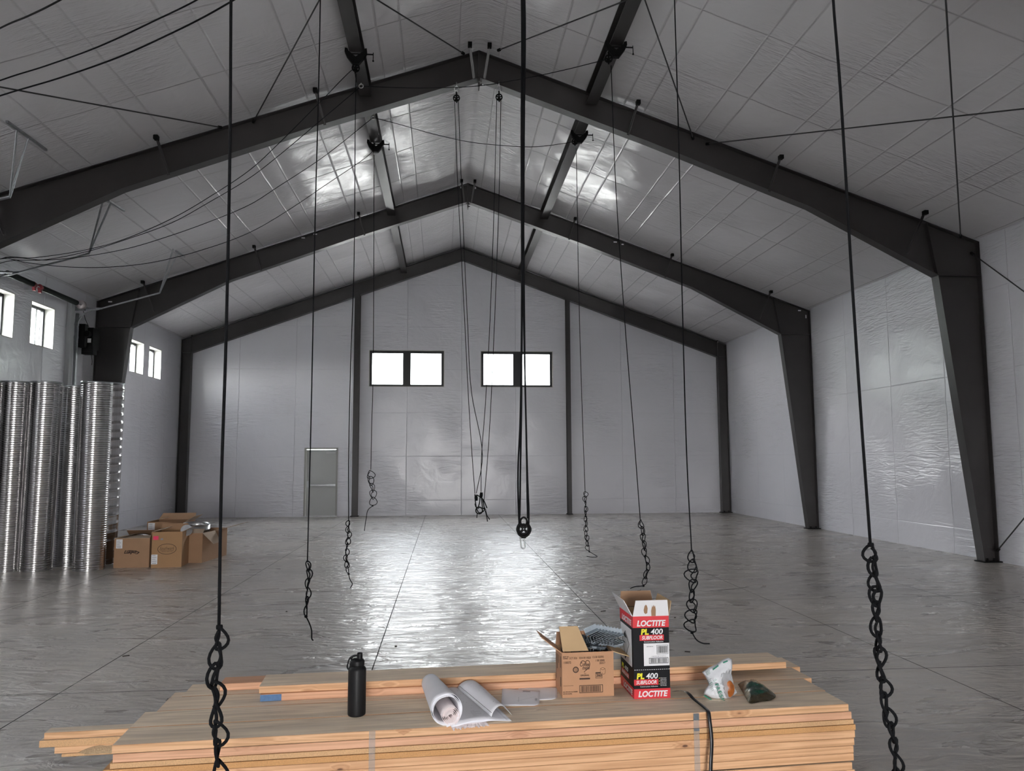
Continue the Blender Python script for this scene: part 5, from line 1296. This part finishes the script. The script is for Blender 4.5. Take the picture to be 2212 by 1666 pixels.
def stripe(pts, wd, nm='green_stripe'):
    m = MB(); P = [bagpt(*q) for q in pts]
    for a, b in zip(P[:-1], P[1:]): m.bar(a, b, 0.0006, wd, upv=CU)
    m.build(nm, GREEN, g0)
stripe([(1540, 1447), (1552, 1438)], 0.008); stripe([(1562, 1432), (1572, 1428)], 0.007); stripe([(1521, 1503), (1536, 1512), (1548, 1519)], 0.007)
for k in range(5): stripe([(1524+k*2.0, 1451-k*0.8), (1528+k*1.5, 1460-k*1.0)], 0.0022)
for k in range(7): stripe([(1528+k*1.6, 1470+k*4), (1537+k*0.9, 1466+k*4)], 0.0010)
# pastry
m = MB(); pc = atY(1573, 1490, YG+0.005); pc.z = max(pc.z, ZT+0.045)
def past(u, v):
    a = 2*PI*u; b = PI*v; d_ = Vector((math.sin(b)*math.cos(a), math.sin(b)*math.sin(a), math.cos(b)))
    rr = 1+0.10*noise.noise(d_*3)
    return pc+Vector((d_.x*0.034, d_.y*0.026, d_.z*0.046))*rr
m.grid(past, 24, 16); m.build('pastry', PASTRY, g0, smooth=True)
# green snack pouch
g1c = Vector((1.70, 4.22, ZT))
t = thing('snack_pouch', 'crumpled dark green foil pouch lying at the right end of the lumber', 'pouch', g1c)
ou = [atZ(1594, 1480, ZT), atZ(1607, 1473, ZT), atZ(1626, 1471, ZT), atZ(1640, 1479, ZT), atZ(1658, 1490, ZT), atZ(1676, 1506, ZT), atZ(1662, 1515, ZT), atZ(1645, 1517, ZT), atZ(1621, 1521, ZT), atZ(1611, 1508, ZT), atZ(1603, 1495, ZT)]
cen = sum(ou, Vector((0, 0, 0)))/len(ou)
P = smooth_path(ou+[ou[0]], 5)[:-1]; n_ = len(P); K_ = 9
def pouch(k0, k1, sgn):
    m = MB(); vs = []
    for k in range(k0, k1+1):
        f_ = k/K_
        for p in P:
            q = cen.lerp(p, f_); h_ = 0.036*(1-f_**2.5)*(1+0.55*noise.noise(Vector((q.x*13, q.y*13, 5))))+0.007*abs(noise.noise(Vector((q.x*45, q.y*45, 2))))
            vs.append(Vector((q.x, q.y, ZT+0.003+(h_ if sgn > 0 else 0))))
    fs = [((k*n_+i), (k*n_+(i+1) % n_), ((k+1)*n_+(i+1) % n_), ((k+1)*n_+i)) for k in range(k1-k0) for i in range(n_)]
    m.add(vs, fs); return m
pouch(0, 6, 1).build('pouch_print', GREENF, t, smooth=True); pouch(6, 9, 1).build('pouch_foil', FOILG, t, smooth=True); pouch(0, 9, -1).build('pouch_bottom', FOILG, t)

# ------------------------------------------------------------------ chips on the floor
rnd = random.Random(2)
chips = [(272, 1418, 'dark wood chip on the floor left of the lumber stack', 0.06), (1303, 1321, 'thin dark sliver on the floor behind the brown carton', 0.07), (1450, 1365, 'small dark sliver right of the tall carton', 0.05), (1485, 1409, 'dark sliver on the floor behind the right end of the lumber', 0.05),
         (855, 1397, 'small dark crumb in the glare behind the bottle', 0.02), (619, 1322, 'tiny dark crumb left of the rope tail', 0.02), (1458, 1335, 'tiny dark crumb on the floor right of the tall carton', 0.018), (153, 1634, 'dark splinter beside the sawdust', 0.07), (1097, 1163, 'tiny dark crumb on the floor below the tackle', 0.02)]
for x_, y_, lb, ln in chips:
    p = atZ(x_, y_, 0.0); m = MB(); m.box(p+Z1*0.004, (ln, 0.012, 0.008), Matrix.Rotation(rnd.uniform(-.5, .5), 3, 'Z')); tag(m.build('floor_chip', CHIP), lb, 'chip')
